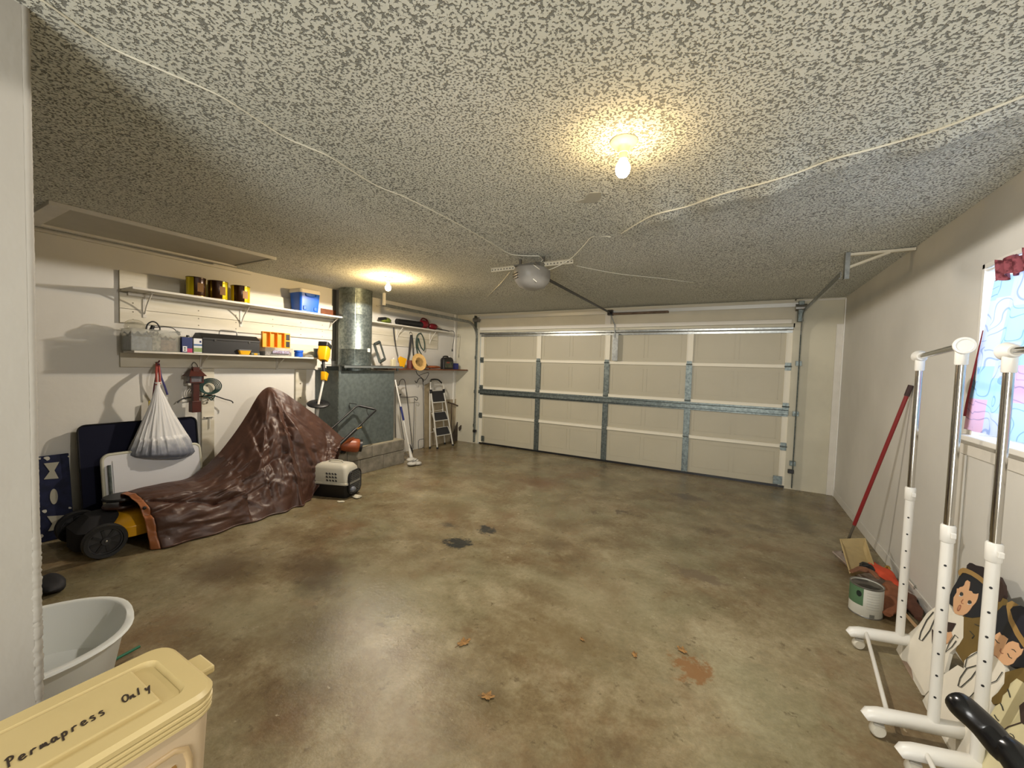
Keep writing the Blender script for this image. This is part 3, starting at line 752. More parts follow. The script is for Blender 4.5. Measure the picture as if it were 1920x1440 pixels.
# ---- lower shelf load
def ext(p0, p1, x):      # y range on the plane x
    return X(p0, 650, x).y, X(p1, 650, x).y
M_clear = mat('clear_plastic', 'd4d5cc', .15, trans=.3, spec=.5, alpha=.32)
xf = -.315
def openbin(name, lab, cat, y0, y1, x0, x1, z, h, m_, wall=.004, group=None):
    t = thing(name, lab, cat, ((x0 + x1) / 2, (y0 + y1) / 2, z))
    g = G(); w_ = wall
    g.bb((x0, y0, z), (x1, y1, z + w_)); g.bb((x0, y0, z), (x0 + w_, y1, z + h)); g.bb((x1 - w_, y0, z), (x1, y1, z + h)); g.bb((x0, y0, z), (x1, y0 + w_, z + h)); g.bb((x0, y1 - w_, z), (x1, y1, z + h))
    g.build('bin', m_, t)
    g = G(); r_ = .008; zz = z + h
    g.bb((x0 - r_, y0 - r_, zz - .006), (x1 + r_, y0 + w_, zz)); g.bb((x0 - r_, y1 - w_, zz - .006), (x1 + r_, y1 + r_, zz)); g.bb((x1 - w_, y0, zz - .006), (x1 + r_, y1, zz)); g.bb((x0 - r_, y0, zz - .006), (x0 + w_, y1, zz))
    g.build('rim', m_, t)
    return t
y0, y1 = ext(246, 338, xf)
t = openbin('storage_bin', 'clear plastic storage bin stuffed with papers and parts at the shelf end', 'storage bin', y0, y1, WL + .03, xf, SB + .001, .195, M_clear)
zz = SB + .008
cw = [('grey_cloth', '8b93a0', 0, .42, .165), ('speckled_paper', 'b9b5a8', .42, .60, .18), ('rusty_tangle', '9a7c66', .60, .95, .14)]
things_in = [('grey folded cloth inside the clear storage bin', 'cloth'), ('speckled paper bag inside the clear storage bin', 'bag'), ('brown tangled bundle inside the clear storage bin', 'bundle')]
for (nm, c, a, b_, hh), (lab, cat) in zip(cw, things_in):
    rg = np.random.RandomState(len(nm)); Lx = y1 - y0
    def ff(u, v, a=a, b_=b_, hh=hh):
        return Vector((WL + .04 + (xf - WL - .05) * u, y0 + .008 + (Lx - .016) * (a + (b_ - a) * v), zz + hh * (.85 + .15 * math.sin(u * 9 + v * 7 + a * 10) * math.cos(v * 11))))
    n_ = 14; g = grid_mesh(n_, n_, ff)
    base = G().bb((WL + .04, y0 + .008 + (Lx - .016) * a, zz), (xf - .008, y0 + .008 + (Lx - .016) * b_ - .003, zz + hh * .72)); g.add(base.v, base.f)
    tag(g.build(nm, mat(nm + '_m', c, .8, col2={'grey_cloth': '5f6670', 'speckled_paper': '56544c', 'rusty_tangle': '5e4334'}[nm], vscale=45, bump=.004, bscale=60), smooth=50), lab, cat)
# glass globe and black cord coil on the bin
p = X(253, 612, -.42); p.z = SB + .215
t = thing('glass_jug', 'round clear glass jug poking out of the clear bin', 'jug', (p.x, p.y, SB + .16))
glass = mat('clear_glass', 'd9d3bd', .05, trans=.7, spec=.8, alpha=.6)
G().ball(p, .075, 10, None, (1, 1, .62)).build('bowl', glass, t, smooth=60)
G().tube([p + Vector((0, -.07, .02)), p + Vector((0, -.03, .055)), p + Vector((0, .04, .05)), p + Vector((0, .075, .0))], .006, 8, smoothn=5).build('handle', glass, t, smooth=60)
pts = [X(a, b_, -.36) for a, b_ in ((274, 618), (277, 608), (286, 603), (295, 607), (300, 618), (290, 620), (285, 612))]
t = thing('power_cord', 'black looped power cord with plug draped over the clear bin', 'cord', pts[0])
G().tube(pts, .006, 8, smoothn=6).build('loop', M_black, t, smooth=60)
G().tube([X(a, b_, -.34) for a, b_ in ((290, 614), (310, 613), (325, 616), (333, 624))], .004, 8, smoothn=6).build('lead', M_black, t, smooth=60)
G().tube([X(331, 621, -.34), X(337, 628, -.335)], .011, 8).build('plug', M_black, t, smooth=50); G().tube([X(283, 620, -.36), X(287, 611, -.36)], .016, 8).build('plug', M_black, t, smooth=50)
# boxes
def carton(name, lab, p0, p1, x, dep, h, m_, extra=()):
    a, b_ = ext(p0, p1, x)
    t = thing(name, lab, 'box', (x - dep / 2, (a + b_) / 2, SB + .001))
    G().bb((x - dep, a, SB + .001), (x, b_, SB + .001 + h)).build('box', m_, t, bevel=.002)
    for (nm, u0, u1, v0, v1, mm) in extra:
        G().bb((x, a + (b_ - a) * u0, SB + h * v0), (x + .0012, a + (b_ - a) * u1, SB + h * v1)).build(nm, mm, t)
    return t
M_pink = mat('pink_print', 'c03a63', .5); M_navy = mat('navy_print', '27346b', .45); M_paper = mat('white_print', 'dedfe2', .5)
carton('carton', 'small navy and pink carton with a white patch beside the clear bin', 341, 361, -.30, .05, .145, M_navy, (('white_patch', .08, .48, .06, .42, M_paper), ('pink_patch', .5, .98, .02, .28, M_pink), ('outlet_print', .2, .34, .26, .34, M_black), ('outlet_print', .2, .34, .12, .20, M_black)))
carton('carton', 'small white carton with blue and green bands before the toolbox', 363, 379, -.295, .05, .14, M_paper, (('blue_band', .02, .98, .50, .62, mat('blue_band', '4d6f9d', .5)), ('green_band', .02, .98, .08, .36, mat('green_band', '8ba36a', .5)), ('dark_spot', .7, .9, .72, .86, M_navy)))
p = X(352, 628, -.40); t = thing('spray_bottle', 'small white capped bottle behind the navy carton', 'bottle', (-.40, p.y, SB + .001))
G().lathe([(0, 0), (.025, 0), (.025, .11), (.014, .135), (.012, .15), (0, .15)], (-.40, p.y, SB + .001), 16).build('bottle', M_wplas, t, smooth=50)
G().lathe([(0, .151), (.014, .151), (.012, .17), (0, .17)], (-.40, p.y, SB + .001), 12).build('cap', M_black, t, smooth=50)
# toolbox
a, b_ = ext(380, 487, -.33)
t = thing('toolbox', 'long black metal toolbox with a top handle on the lower shelf', 'toolbox', (-.43, (a + b_) / 2, SB + .001))
xm = -.445
G().bb((xm - .10, a, SB + .001), (xm + .115, b_, SB + .135)).build('body', mat('toolbox_black', '0d0d0f', .5), t, bevel=.004)
g = G(); pr_ = [(-.105, .134), (.118, .134), (.118, .155), (.045, .205), (-.035, .205), (-.105, .155)]
g.plate([Vector((xm + u, a - .004, SB + v)) for u, v in pr_], (0, b_ - a + .008, 0)); g.build('lid', mat('toolbox_black', '0d0d0f'), t, bevel=.004)
ym = X(428, 625, xm).y
G().tube([(xm, ym - .085, SB + .205), (xm, ym - .08, SB + .24), (xm, ym - .055, SB + .25), (xm, ym + .055, SB + .25), (xm, ym + .08, SB + .24), (xm, ym + .085, SB + .205)], .006, 8, smoothn=3).build('handle', M_steel, t, smooth=60)
for q in (.2, .8): G().bb((xm + .116, a + (b_ - a) * q - .009, SB + .125), (xm + .121, a + (b_ - a) * q + .009, SB + .148)).build('latch', mat('dull_latch', '3c3c3c', .5, .5), t)
# tape measure + small grey gadget
p = X(458, 655, -.318); t = thing('tape_measure', 'small yellow and grey cup-shaped container in front of the black toolbox', 'container', (p.x, p.y, SB + .001))
g = loft(G(), [[Vector((p.x + x, p.y + y, SB + .002)) for x, y in rrect(0, 0, .018, .045, .012)], [Vector((p.x + x, p.y + y, SB + .045)) for x, y in rrect(0, 0, .022, .062, .014)]]); g.build('cup', M_yellow, t, smooth=40)
g = loft(G(), [[Vector((p.x + x, p.y + y, SB + .045)) for x, y in rrect(0, 0, .024, .066, .014)], [Vector((p.x + x, p.y + y, SB + .055)) for x, y in rrect(0, 0, .024, .066, .014)]]); g.build('rim', M_steel, t, smooth=40)
p = X(478, 660, -.312); o = G().box((p.x, p.y, SB + .013), (.03, .09, .022)).build('utility_knife', mat('grey_green', '6d7062', .5), bevel=.006); tag(o, 'flat grey tool with a yellow patch lying before the toolbox', 'tool')
G().box((p.x + .0165, p.y, SB + .013), (.002, .035, .018)).build('patch', M_yellow, o)
# clear organiser with orange tray on top
a, b_ = ext(496, 551, -.315)
t = thing('parts_case', 'clear low parts case full of hardware under the orange organiser', 'case', (-.40, (a + b_) / 2, SB + .001))
loft(G(), [[Vector((-.41 + x, (a + b_) / 2 + y, SB + .002)) for x, y in rrect(0, 0, .08, (b_ - a) / 2 - .01, .015)], [Vector((-.41 + x, (a + b_) / 2 + y, SB + .095)) for x, y in rrect(0, 0, .095, (b_ - a) / 2, .015)]]).build('case', M_clear, t, smooth=40)
G().bb((-.49, a + .02, SB + .008), (-.335, b_ - .02, SB + .05)).build('contents', mat('mixed_hardware', '8e8580', .6, col2='4f4a55', vscale=60), t)
G().bb((-.317, a + .09, SB + .03), (-.314, b_ - .05, SB + .065)).build('sticker', mat('sticker_print', 'aab0cc', .5, col2='7a5664', vscale=60), t)
t = thing('parts_organiser', 'bright orange compartment organiser with black end standing open on the shelf', 'organiser', (-.43, (a + b_) / 2, SB + .079))
M_or = mat('orange_plastic', 'f3a01e', .4)
a2, b2 = ext(493, 534, -.36)
g = G(); zb = SB + .097
g.bb((-.40, a2, zb), (-.395, b2, zb + .175))
ncol = 3
for i in range(ncol + 1): yy = a2 + (b2 - a2) * i / ncol; g.bb((-.395, yy - .004, zb), (-.36, yy + .004, zb + .175))
for zz_ in (zb, zb + .171): g.bb((-.395, a2, zz_), (-.36, b2, zz_ + .006))
g.build('tray', M_or, t, bevel=.002)
g = G(); g.bb((-.40, b2 + .006, zb), (-.36, b2 + .065, zb + .175)); g.build('end_frame', M_yellow, t, bevel=.003)
for q in (0, 1): G().bb((-.36, b2 + .014, zb + .012 + q * .082), (-.357, b2 + .058, zb + .08 + q * .082)).build('black_cell', M_black, t)
# blue roll, lid, tin
p = X(560, 657, -.34); t = thing('tape_roll', 'bright blue squat jar on the lower shelf beside the clear case', 'jar', (p.x, p.y, SB + .001))
G().lathe([(0, 0), (.047, 0), (.047, .045), (.043, .048), (.043, .052), (.05, .055), (.05, .078), (0, .078)], (p.x, p.y, SB + .001), 24).build('jar', M_blue, t, smooth=40)
p = X(580, 662, -.36); o = G().lathe([(0, 0), (.05, 0), (.055, .012), (.04, .028), (0, .034)], (p.x, p.y, SB + .001), 20).build('jar_lid', M_clear, smooth=50); tag(o, 'clear domed lid lying between the blue jar and the grey tin', 'lid')
p = X(598, 656, -.42); o = G().lathe([(0, 0), (.062, 0), (.062, .115), (.058, .115), (.058, .01), (0, .01)], (p.x, p.y, SB + .001), 24).build('tin', mat('dark_tin', '4e5857', .5, .3), smooth=40); tag(o, 'dark grey open tin at the duct end of the lower shelf', 'tin')
G().lathe([(.062, .108), (.065, .11), (.065, .116), (.058, .116)], (p.x, p.y, SB + .001), 24).build('rim', M_steel, o, smooth=50)

# ------------------------------------------------------------------ furnace plenum, duct and block plinth
bl = thing('block_plinth', 'grey concrete block plinth under the galvanised furnace plenum', 'plinth', (-.3, -2.6, 0))
M_blk = mat('concrete_block', '8d877a', .9, col2='6f6a5e', vscale=9, bump=.004, bscale=50)
bx1 = -.02; yE = -1.94; ys_ = -3.42
zc = [(0, .195), (.203, .355)]
for ci, (za, zb_) in enumerate(zc):
    L = .395; y = yE - (L / 2 if ci == 1 else 0)
    segs = [(yE - (L / 2 if ci else L) - .0, yE)]
    y = segs[0][0] - .008
    while y > ys_: segs.append((max(ys_, y - L), y)); y -= L + .008
    for (p, q) in segs: G().bb((bx1 - .19, p, za), (bx1 + random.uniform(-.004, .003), q, zb_)).build('block', M_blk, bl, bevel=.006)
G().bb((WL + .002, yE - .19, 0), (bx1 - .195, yE - .002, .355)).build('block', M_blk, bl, bevel=.006)
G().bb((WL + .001, ys_, 0), (bx1 - .196, yE - .195, .345)).build('core', M_blk, bl)
G().bb((bx1 - .185, ys_ + .01, .01), (bx1 - .012, yE - .01, .350)).build('mortar', mat('mortar', '5f5a50', .95, bump=.003), bl)
G().bb((bx1 - .18, ys_, .3555), (bx1 - .02, yE - .005, .362)).build('mortar_cap', mat('mortar_pale', 'a39a83', .9, bump=.004), bl)
pl = thing('furnace_plenum', 'large dull galvanised sheet metal box standing on the block plinth', 'furnace plenum', (-.34, -2.55, .363))
M_gd = mat('galvanised_dull', '6a7372', .55, .35, col2='5b6463', vscale=22, bump=.0006, bscale=60)
G().bb((WL + .004, -3.03, .364), (-.10, -2.09, 1.375)).build('cabinet', M_gd, pl, bevel=.004)
g = G(); g.bb((WL + .006, -3.035, 1.372), (-.096, -2.086, 1.378)); g.build('top_flange', M_galv, pl)
G().bb((-.115, -3.034, .37), (-.098, -3.024, 1.37)).build('corner_seam', M_galv, pl)
dc = (-.30, -2.625)
du = thing('air_duct', 'tall round galvanised duct rising from the plenum to the ceiling', 'duct', (dc[0], dc[1], 1.38))
G().lathe([(.215, 0), (.215, .28), (.219, .285), (.215, .29), (.215, .74), (.218, .745), (.215, .75), (.215, H - 1.385), (0, H - 1.385)], (dc[0], dc[1], 1.381), 48).build('pipe', M_galv, du, smooth=40)
G().tube([(dc[0] + .214 * math.cos(-.7), dc[1] + .214 * math.sin(-.7), z) for z in (1.39, H - .01)], .004, 6).build('seam', M_galv, du)
q = Vector((dc[0] + .217 * math.cos(.25), dc[1] + .217 * math.sin(.25), 1.66)); G().box(q, (.01, .045, .05), Matrix.Rotation(.25, 3, 'Z')).build('tag', M_wplas, du)
# loose sheet-metal collar lying round the duct
M_gd2 = mat('galvanised_sheet', '83898a', .45, .6)
g = G(); g.bb((-.16, -3.0, 1.447), (-.03, -1.99, 1.452)); g.bb((-.035, -3.0, 1.42), (-.03, -1.99, 1.452)); g.bb((-.50, -2.37, 1.447), (-.16, -1.99, 1.452)); g.bb((-.50, -3.0, 1.447), (-.16, -2.87, 1.452))
g.bb((-.50, -3.0, 1.379), (-.48, -2.98, 1.447)); g.bb((-.14, -2.02, 1.379), (-.12, -1.99, 1.447)); g.bb((-.14, -3.0, 1.379), (-.12, -2.97, 1.447))
o = g.build('sheet_metal_tray', M_gd2); tag(o, 'grey sheet metal tray around the duct foot on top of the plenum', 'tray')
g = G(); g.bb((-.46, -2.95, 1.379), (-.2, -2.86, 1.43)); o = g.build('metal_box', M_gd, bevel=.003); tag(o, 'low grey metal box under the sheet metal tray', 'box')

# ------------------------------------------------------------------ second shelf run beyond the duct
sc_ = thing('wall_shelf', 'white upper shelf beyond the duct carrying the red leaf blower', 'shelf', (WL, -1.2, 1.75))
SCz = 2.10
G().bb((WL + .020, -2.38, SCz - .018), (-.35, -.42, SCz)).build('shelf_board', M_shelf, sc_, bevel=.002)
G().bb((WL + .001, -2.38, 1.93), (WL + .019, -.60, SCz - .02)).build('back_board', M_board, sc_, bevel=.002)
G().bb((WL + .001, -2.38, 1.775), (WL + .019, -.60, 1.927)).build('back_board', M_board, sc_, bevel=.002)
for y in (-1.62, -.82): bracket(WL + .02, y, SCz - .019, .15, .22, sc_)
sd = thing('wall_shelf', 'reddish brown wooden lower shelf beyond the duct', 'shelf', (WL, -.9, 1.37))
SDz = 1.415
G().bb((WL + .002, -2.06, SDz - .02), (-.27, -.03, SDz)).build('shelf_board', M_brown, sd, bevel=.002)
G().bb((WL + .001, -2.0, SDz - .06), (WL + .02, -.1, SDz - .021)).build('cleat', M_white, sd)
# leaf blower
t = thing('leaf_blower', 'dark red leaf blower with a black nozzle lying on the upper shelf', 'leaf blower', (-.44, -1.1, SCz))
M_red = mat('dark_red_plastic', '640f19', .4)
q = X(795, 604, -.43); q.z = SCz + .075
G().ball(q, .085, 10, None, (.8, 1.2, .85)).build('fan_housing', M_red, t, smooth=60)
q2 = X(812, 610, -.43); q2.z = SCz + .06
G().ball(q2, .07, 10, None, (.8, 1.6, .78)).build('motor_housing', M_red, t, smooth=60)
G().tube([q + Vector((0, -.09, .03)), q + Vector((0, -.04, .095)), q + Vector((0, .06, .085)), q + Vector((0, .12, .02))], .014, 8, smoothn=5).build('handle', M_red, t, smooth=60)
qa = X(744, 601, -.43); qa.z = SCz + .055
G().tube([q + Vector((0, -.06, -.01)), qa], [.05, .045], 14).build('nozzle', M_black, t, smooth=50)
pe = X(842, 622, -.38); pe.z = SCz + .015
G().tube([q2 + Vector((0, .08, -.02)), pe], .008, 8).build('inlet_lead', M_black, t)
G().tube([pe, X(851, 622, -.33), X(851, 636, -.33), X(849, 648, -.33), X(848, 656, -.33)], .005, 8, smoothn=5).build('cord', M_black, t, smooth=60)
G().tube([X(848, 654, -.33), X(848, 659, -.33)], [.008, .016], 10).build('plug', M_black, t)
# green tool
t = thing('hedge_trimmer', 'green and black garden tool lying beside the duct on the upper shelf', 'garden tool', (-.45, -2.1, SCz))
qa = X(712, 596, -.45); qb = X(742, 601, -.45)
G().ball(Vector((-.45, qa.y + .12, SCz + .05)), .05, 10, None, (.9, 2.1, .9)).build('body', mat('olive_green', '6d7a2c', .5, col2='3b4420', vscale=14), t, smooth=60)
G().tube([(-.45, qa.y - .02, SCz + .055), (-.43, qa.y + .10, SCz + .065)], [.022, .03], 10).build('grip', M_black, t, smooth=50)
# hooks with straps and cord
def rope(name, lab, cat, pix, x, r_, m_, hook=None):
    p0 = X(*pix[0], x)
    t = thing(name, lab, cat, p0)
    G().tube([X(a, b_, x) for a, b_ in pix], r_, 8, smoothn=6).build('loop', m_, t, smooth=60)
    return t
M_dgreen = mat('dark_green_cord', '153a34', .6)
t = rope('strap', 'black looped strap hanging from a hook under the upper shelf', 'strap', ((770, 628), (768, 645), (766, 665), (764, 678), (768, 660), (771, 640), (772, 628), (774, 645), (775, 665), (778, 672)), WL + .05, .009, M_black)
G().tube([X(768, 626, WL + .02), X(769, 622, WL + .05), X(773, 626, WL + .06), X(772, 630, WL + .05)], .004, 6, smoothn=4).build('hook', M_galvb, t)
t = rope('garden_hose', 'dark green cord looped from a hook beyond the black strap', 'cord', ((783, 664), (780, 645), (782, 630), (788, 625), (793, 632), (796, 645), (795, 657), (788, 648), (784, 634), (783, 650), (790, 664), (798, 680), (806, 692)), WL + .06, .008, M_dgreen)
G().tube([X(788, 623, WL + .02), X(790, 624, WL + .07)], .004, 6).build('hook', M_galvb, t)
# dustpan-like yellow scoop with black handle
t = thing('hand_spade', 'yellow blade hand shovel with a black and silver handle leaning on the brown shelf', 'shovel', X(755, 688, -.35))
G().tube([X(738, 614, WL + .07), X(739, 628, WL + .08), X(742, 650, WL + .13)], .011, 8, smoothn=4).build('grip', M_black, t, smooth=60)
G().tube([X(742, 650, WL + .13), X(746, 668, -.40)], .010, 8).build('shaft', M_steel, t)
pp = [X(a, b_, -.38) for a, b_ in ((747, 672), (751, 668), (763, 673), (758, 689), (751, 689))]
G().plate(pp, (-.012, 0, 0)).build('blade', M_yellow, t, bevel=.003)
# grey frame
pp = [(701, 645), (711, 640), (724, 674), (721, 679), (711, 677)]
t = thing('metal_square', 'tilted dark grey hollow metal square propped beside the duct', 'metal square', X(712, 678, -.25))
ps = [X(a, b_, -.25) for a, b_ in ((702, 646), (712, 641), (722, 673), (712, 679))]
for i in range(4): 
    A_, B_ = ps[i], ps[(i + 1) % 4]; G().tube([A_, B_], .024 if i != 1 else .018, 4).build('bar', mat('grey_bar', '4d524f', .4, .5), t)
# cream bottle, maroon mug, hat, rag, jug, blue box
p = X(737, 682, -.40); o = G().box((p.x, p.y, SDz + .072), (.06, .075, .14)).build('cream_carton', mat('cream_carton', 'cfc6a4', .5), bevel=.012, seg=3); tag(o, 'cream plastic container beside the yellow shovel on the brown shelf', 'container')
G().lathe([(0, 0), (.015, 0), (.015, .02), (0, .02)], (p.x, p.y + .01, SDz + .143), 12).build('cap', M_white, o)
p = X(769, 682, -.42); o = G().lathe([(0, 0), (.05, 0), (.055, .13), (.05, .135), (0, .135)], (p.x, p.y, SDz + .001), 18).build('maroon_pot', mat('maroon', '5d2a22', .5), smooth=40); tag(o, 'maroon pot behind the straw hat on the brown shelf', 'pot')
t = thing('straw_hat', 'straw hat with a dark band propped on edge on the brown shelf', 'hat', X(787, 694, -.27))
c_ = X(786, 679, -.27); Rh = frame(Vector((.88, -.42, .32)))
M_straw = mat('straw', 'c9a465', .8, var=.2, vscale=60, bump=.001, bscale=200)
G().lathe([(.075, .006), (.082, 0), (.128, -.006), (.142, .004), (.140, .008), (.126, 0), (.083, .006)], c_, 32, Rh, .86, 1.05).build('brim', M_straw, t, smooth=50)
G().lathe([(.081, .003), (.076, -.05), (.05, -.085), (0, -.088)], c_, 28, Rh, .86, 1.05).build('crown', M_straw, t, smooth=50, solid=.003)
G().lathe([(.0790, .004), (.0745, -.034), (.062, -.034), (.066, .004)], c_, 28, Rh, .86, 1.05).build('band', mat('dark_band', '4a241b', .6), t, smooth=50)
def lump(name, lab, cat, p, s, m_, seed=1, n=10, amp=.16):
    g = G().ball(p, 1, n, None, s); rg = random.Random(seed); ph = [rg.uniform(0, 6) for _ in range(6)]
    g.v = [p + (v - p) * (1 + amp * math.sin(7 * (v.y - p.y) / s[1] * .4 + ph[0]) * math.cos(5 * (v.x - p.x) / s[0] * .4 + ph[1]) + amp * .5 * math.sin(9 * (v.z - p.z) / s[2] * .4 + ph[2] + 3 * (v.y - p.y) / s[1])) for v in g.v]
    return tag(g.build(name, m_, smooth=60), lab, cat)
p = X(812, 688, -.38); lump('work_glove', 'rust orange leather glove lying beside the straw hat', 'glove', Vector((p.x, p.y, SDz + .034)), (.06, .17, .028), mat('rust_leather', 'a05a33', .7, var=.4, vscale=20), 2)
p = X(801, 689, -.30); o = G().lathe([(0, 0), (.02, 0), (.034, .008), (.032, .010), (.018, .003), (0, .003)], (p.x, p.y, SDz + .001), 16).build('saucer', M_white_clean, smooth=50); tag(o, 'tiny white dish beside the straw hat', 'dish')
# oil jug
p = X(842, 676, -.36); a, b_ = X(833, 676, -.33).y, X(851, 676, -.33).y
t = thing('oil_jug', 'black oil jug with a dark green label at the end of the brown shelf', 'jug', (-.38, (a + b_) / 2, SDz + .001)); ym = (a + b_) / 2; hy = (b_ - a) / 2
loft(G(), [ring(-.38, ym, .045, hy, .02, SDz + .002), ring(-.38, ym, .048, hy, .02, SDz + .17), ring(-.38, ym, .04, hy * .85, .02, SDz + .205), ring(-.38, ym + hy * .3, .025, hy * .4, .015, SDz + .22)]).build('body', M_black, t, smooth=40)
G().tube([(-.38, ym - hy * .7, SDz + .17), (-.38, ym - hy * .75, SDz + .225), (-.38, ym, SDz + .235), (-.38, ym + hy * .2, SDz + .215)], .013, 8, smoothn=4).build('handle', M_black, t, smooth=60)
G().lathe([(0, 0), (.02, 0), (.02, .022), (0, .022)], (-.38, ym + hy * .45, SDz + .222), 14).build('cap', mat('pale_cap', 'b9b7ae', .5), t)
G().bb((-.3325, ym - hy * .75, SDz + .03), (-.3305, ym + hy * .75, SDz + .14)).build('label_panel', mat('dark_green_label', '22352a', .5, col2='5c5a48', vscale=30), t)
G().bb((-.3305, ym - hy * .5, SDz + .11), (-.3295, ym + hy * .1, SDz + .135)).build('label_badge', mat('red_badge', '8c3b2c', .5), t)
a, b_ = X(852, 680, -.40).y, X(858, 680, -.40).y
o = G().bb((-.47, a, SDz + .001), (-.40, b_ + .03, SDz + .115)).build('blue_carton', mat('navy_box', '27307c', .5), bevel=.003); tag(o, 'small navy blue box beside the black oil jug', 'box')
# white conduit pipe along the top
t = thing('conduit_pipe', 'white conduit pipe high on the wall above the leaf blower shelf', 'pipe', (WL + .03, -1.2, 2.3))
G().tube([X(706, 573, WL + .03), X(862, 603, WL + .03)], .012, 8).build('pipe', M_white, t)
for px in (730, 800): q = X(px, 573 + (px - 706) * .19, WL + .012); G().box(q, (.022, .02, .05)).build('clip', M_white, t)
t = thing('lamp_junction_bracket', 'pale angle bracket on the wall high beside the duct', 'bracket', X(702, 560, WL + .02))
G().bb((WL + .001, -2.36, 2.17), (WL + .02, -2.30, H - .01)).build('upright', M_white, t); G().tube([(WL + .02, -2.33, 2.24), (WL + .16, -2.33, H - .02)], .012, 6).build('brace', M_white, t)
# ------------------------------------------------------------------ hung things under the lower shelf
# white trash bag
bx = -.38
top = X(296, 722, bx); bot = X(302, 862, bx); hk = X(295, 682, WL + .05)
t = thing('plastic_bag', 'white translucent drawstring bag full of grey stuff hanging from a hook', 'bag', (bx, bot.y, bot.z))
M_bag = mat('bag_white', 'd6d6d6', .35, col2='b9bcc2', vscale=10, trans=0.0, bump=.003, bscale=60, stretch=(1, 1, .1))
hw = (X(365, 850, bx).y - X(240, 855, bx).y) / 2
Hb = top.z - bot.z
cyb = (X(365, 850, bx).y + X(240, 855, bx).y) / 2
def bagring(f):      # f 0 bottom .. 1 top
    prof_ = [(0, .05), (.02, .62), (.05, .88), (.09, 1.0), (.16, .93), (.27, .80), (.45, .60), (.65, .38), (.85, .18), (.97, .07), (1.0, .06), (1.04, .10)]
    return np.interp(f, [p[0] for p in prof_], [p[1] for p in prof_])
g = G(); nL, nA = 56, 120; vs = []; fs = []
for j in range(nL + 1):
    f = j / nL * 1.04; r_ = bagring(f)
    cyy = cyb + (top.y - cyb) * min(1, f) ** .9
    for k in range(nA):
        a = 2 * math.pi * k / nA
        pl_ = 1 + (.035 * math.sin(a * 23 + 1.3 * math.sin(f * 5)) + .03 * math.sin(a * 37 + 2)) * min(1, f * 4) * (1.2 - .6 * f)
        zz_ = bot.z + Hb * f + (.045 * math.sin(a) ** 1 * (1 - f)) * (1 if f < .4 else .2) * 0 + (.035 * (-math.sin(a)) * max(0, .25 - f) / .25)
        vs.append(Vector((bx + r_ * .15 * math.cos(a) * pl_ * (1 if f < .3 else .8), cyy + r_ * hw * math.sin(a) * pl_, zz_)))
for j in range(nL):
    for k in range(nA): fs.append((j * nA + k, j * nA + (k + 1) % nA, (j + 1) * nA + (k + 1) % nA, (j + 1) * nA + k))
fs.append(tuple(range(nA))[::-1]); fs.append(tuple(range(nL * nA, nL * nA + nA)))
# grey contents show through the lower fifth: own band of film stretched over them
nt = M_bag.node_tree; N = nt.nodes; Lk = nt.links; bs = N['Principled BSDF']
tc = N.new('ShaderNodeTexCoord'); sp = N.new('ShaderNodeSeparateXYZ'); Lk.new(tc.outputs['Object'], sp.inputs[0])
nz_ = N.new('ShaderNodeTexNoise'); nz_.inputs['Scale'].default_value = 14; Lk.new(tc.outputs['Object'], nz_.inputs['Vector'])
ad = N.new('ShaderNodeMath'); ad.operation = 'MULTIPLY_ADD'; Lk.new(nz_.outputs[0], ad.inputs[0]); ad.inputs[1].default_value = -.16; Lk.new(sp.outputs['Z'], ad.inputs[2])
rp = N.new('ShaderNodeValToRGB'); Lk.new(ad.outputs[0], rp.inputs[0]); e = rp.color_ramp.elements
e[0].position = 0.0; e[0].color = lin('6c707c'); e[1].position = .16; e[1].color = lin('dcdcdc'); e.new(.06).color = lin('9a9da6')
Lk.new(rp.outputs[0], bs.inputs['Base Color'])
G().add(vs, fs).build('film', M_bag, t, smooth=70)
M_rib = mat('red_ribbon', 'a04a42', .6)
G().tube([top + Vector((0, -.01, .0)), X(293, 700, bx - .02), hk + Vector((.01, -.01, 0))], .009, 6, smoothn=4).build('drawstring', M_rib, t)
G().tube([top + Vector((0, .015, .01)), X(299, 700, bx - .02), hk + Vector((.01, .005, 0))], .009, 6, smoothn=4).build('drawstring', M_rib, t)
t = thing('lanyard', 'dark blue lanyard strap hanging beside the white bag on the same hook', 'strap', hk)
G().tube([hk + Vector((.03, 0, 0)), X(302, 706, WL + .09), X(308, 722, WL + .09), X(314, 740, WL + .08)], .009, 6, smoothn=5, flat=.4).build('strap', mat('navy_strap', '2f2c66', .6), t)
G().tube([hk + Vector((.03, 0, 0)), X(290, 720, WL + .06), X(287, 745, WL + .05)], .008, 6, smoothn=5, flat=.4).build('strap', mat('dark_maroon_strap', '4b2228', .6), t)
G().plate([X(a, b_, WL + .05) for a, b_ in ((278, 752), (286, 750), (286, 776), (278, 778))], (.01, 0, 0)).build('yellow_tag', mat('pale_yellow', 'b9a545', .6), t)
G().tube([hk + Vector((-.03, 0, .01)), hk + Vector((.03, 0, .015)), hk + Vector((.045, 0, .03))], .006, 6).build('hook', M_red, t)

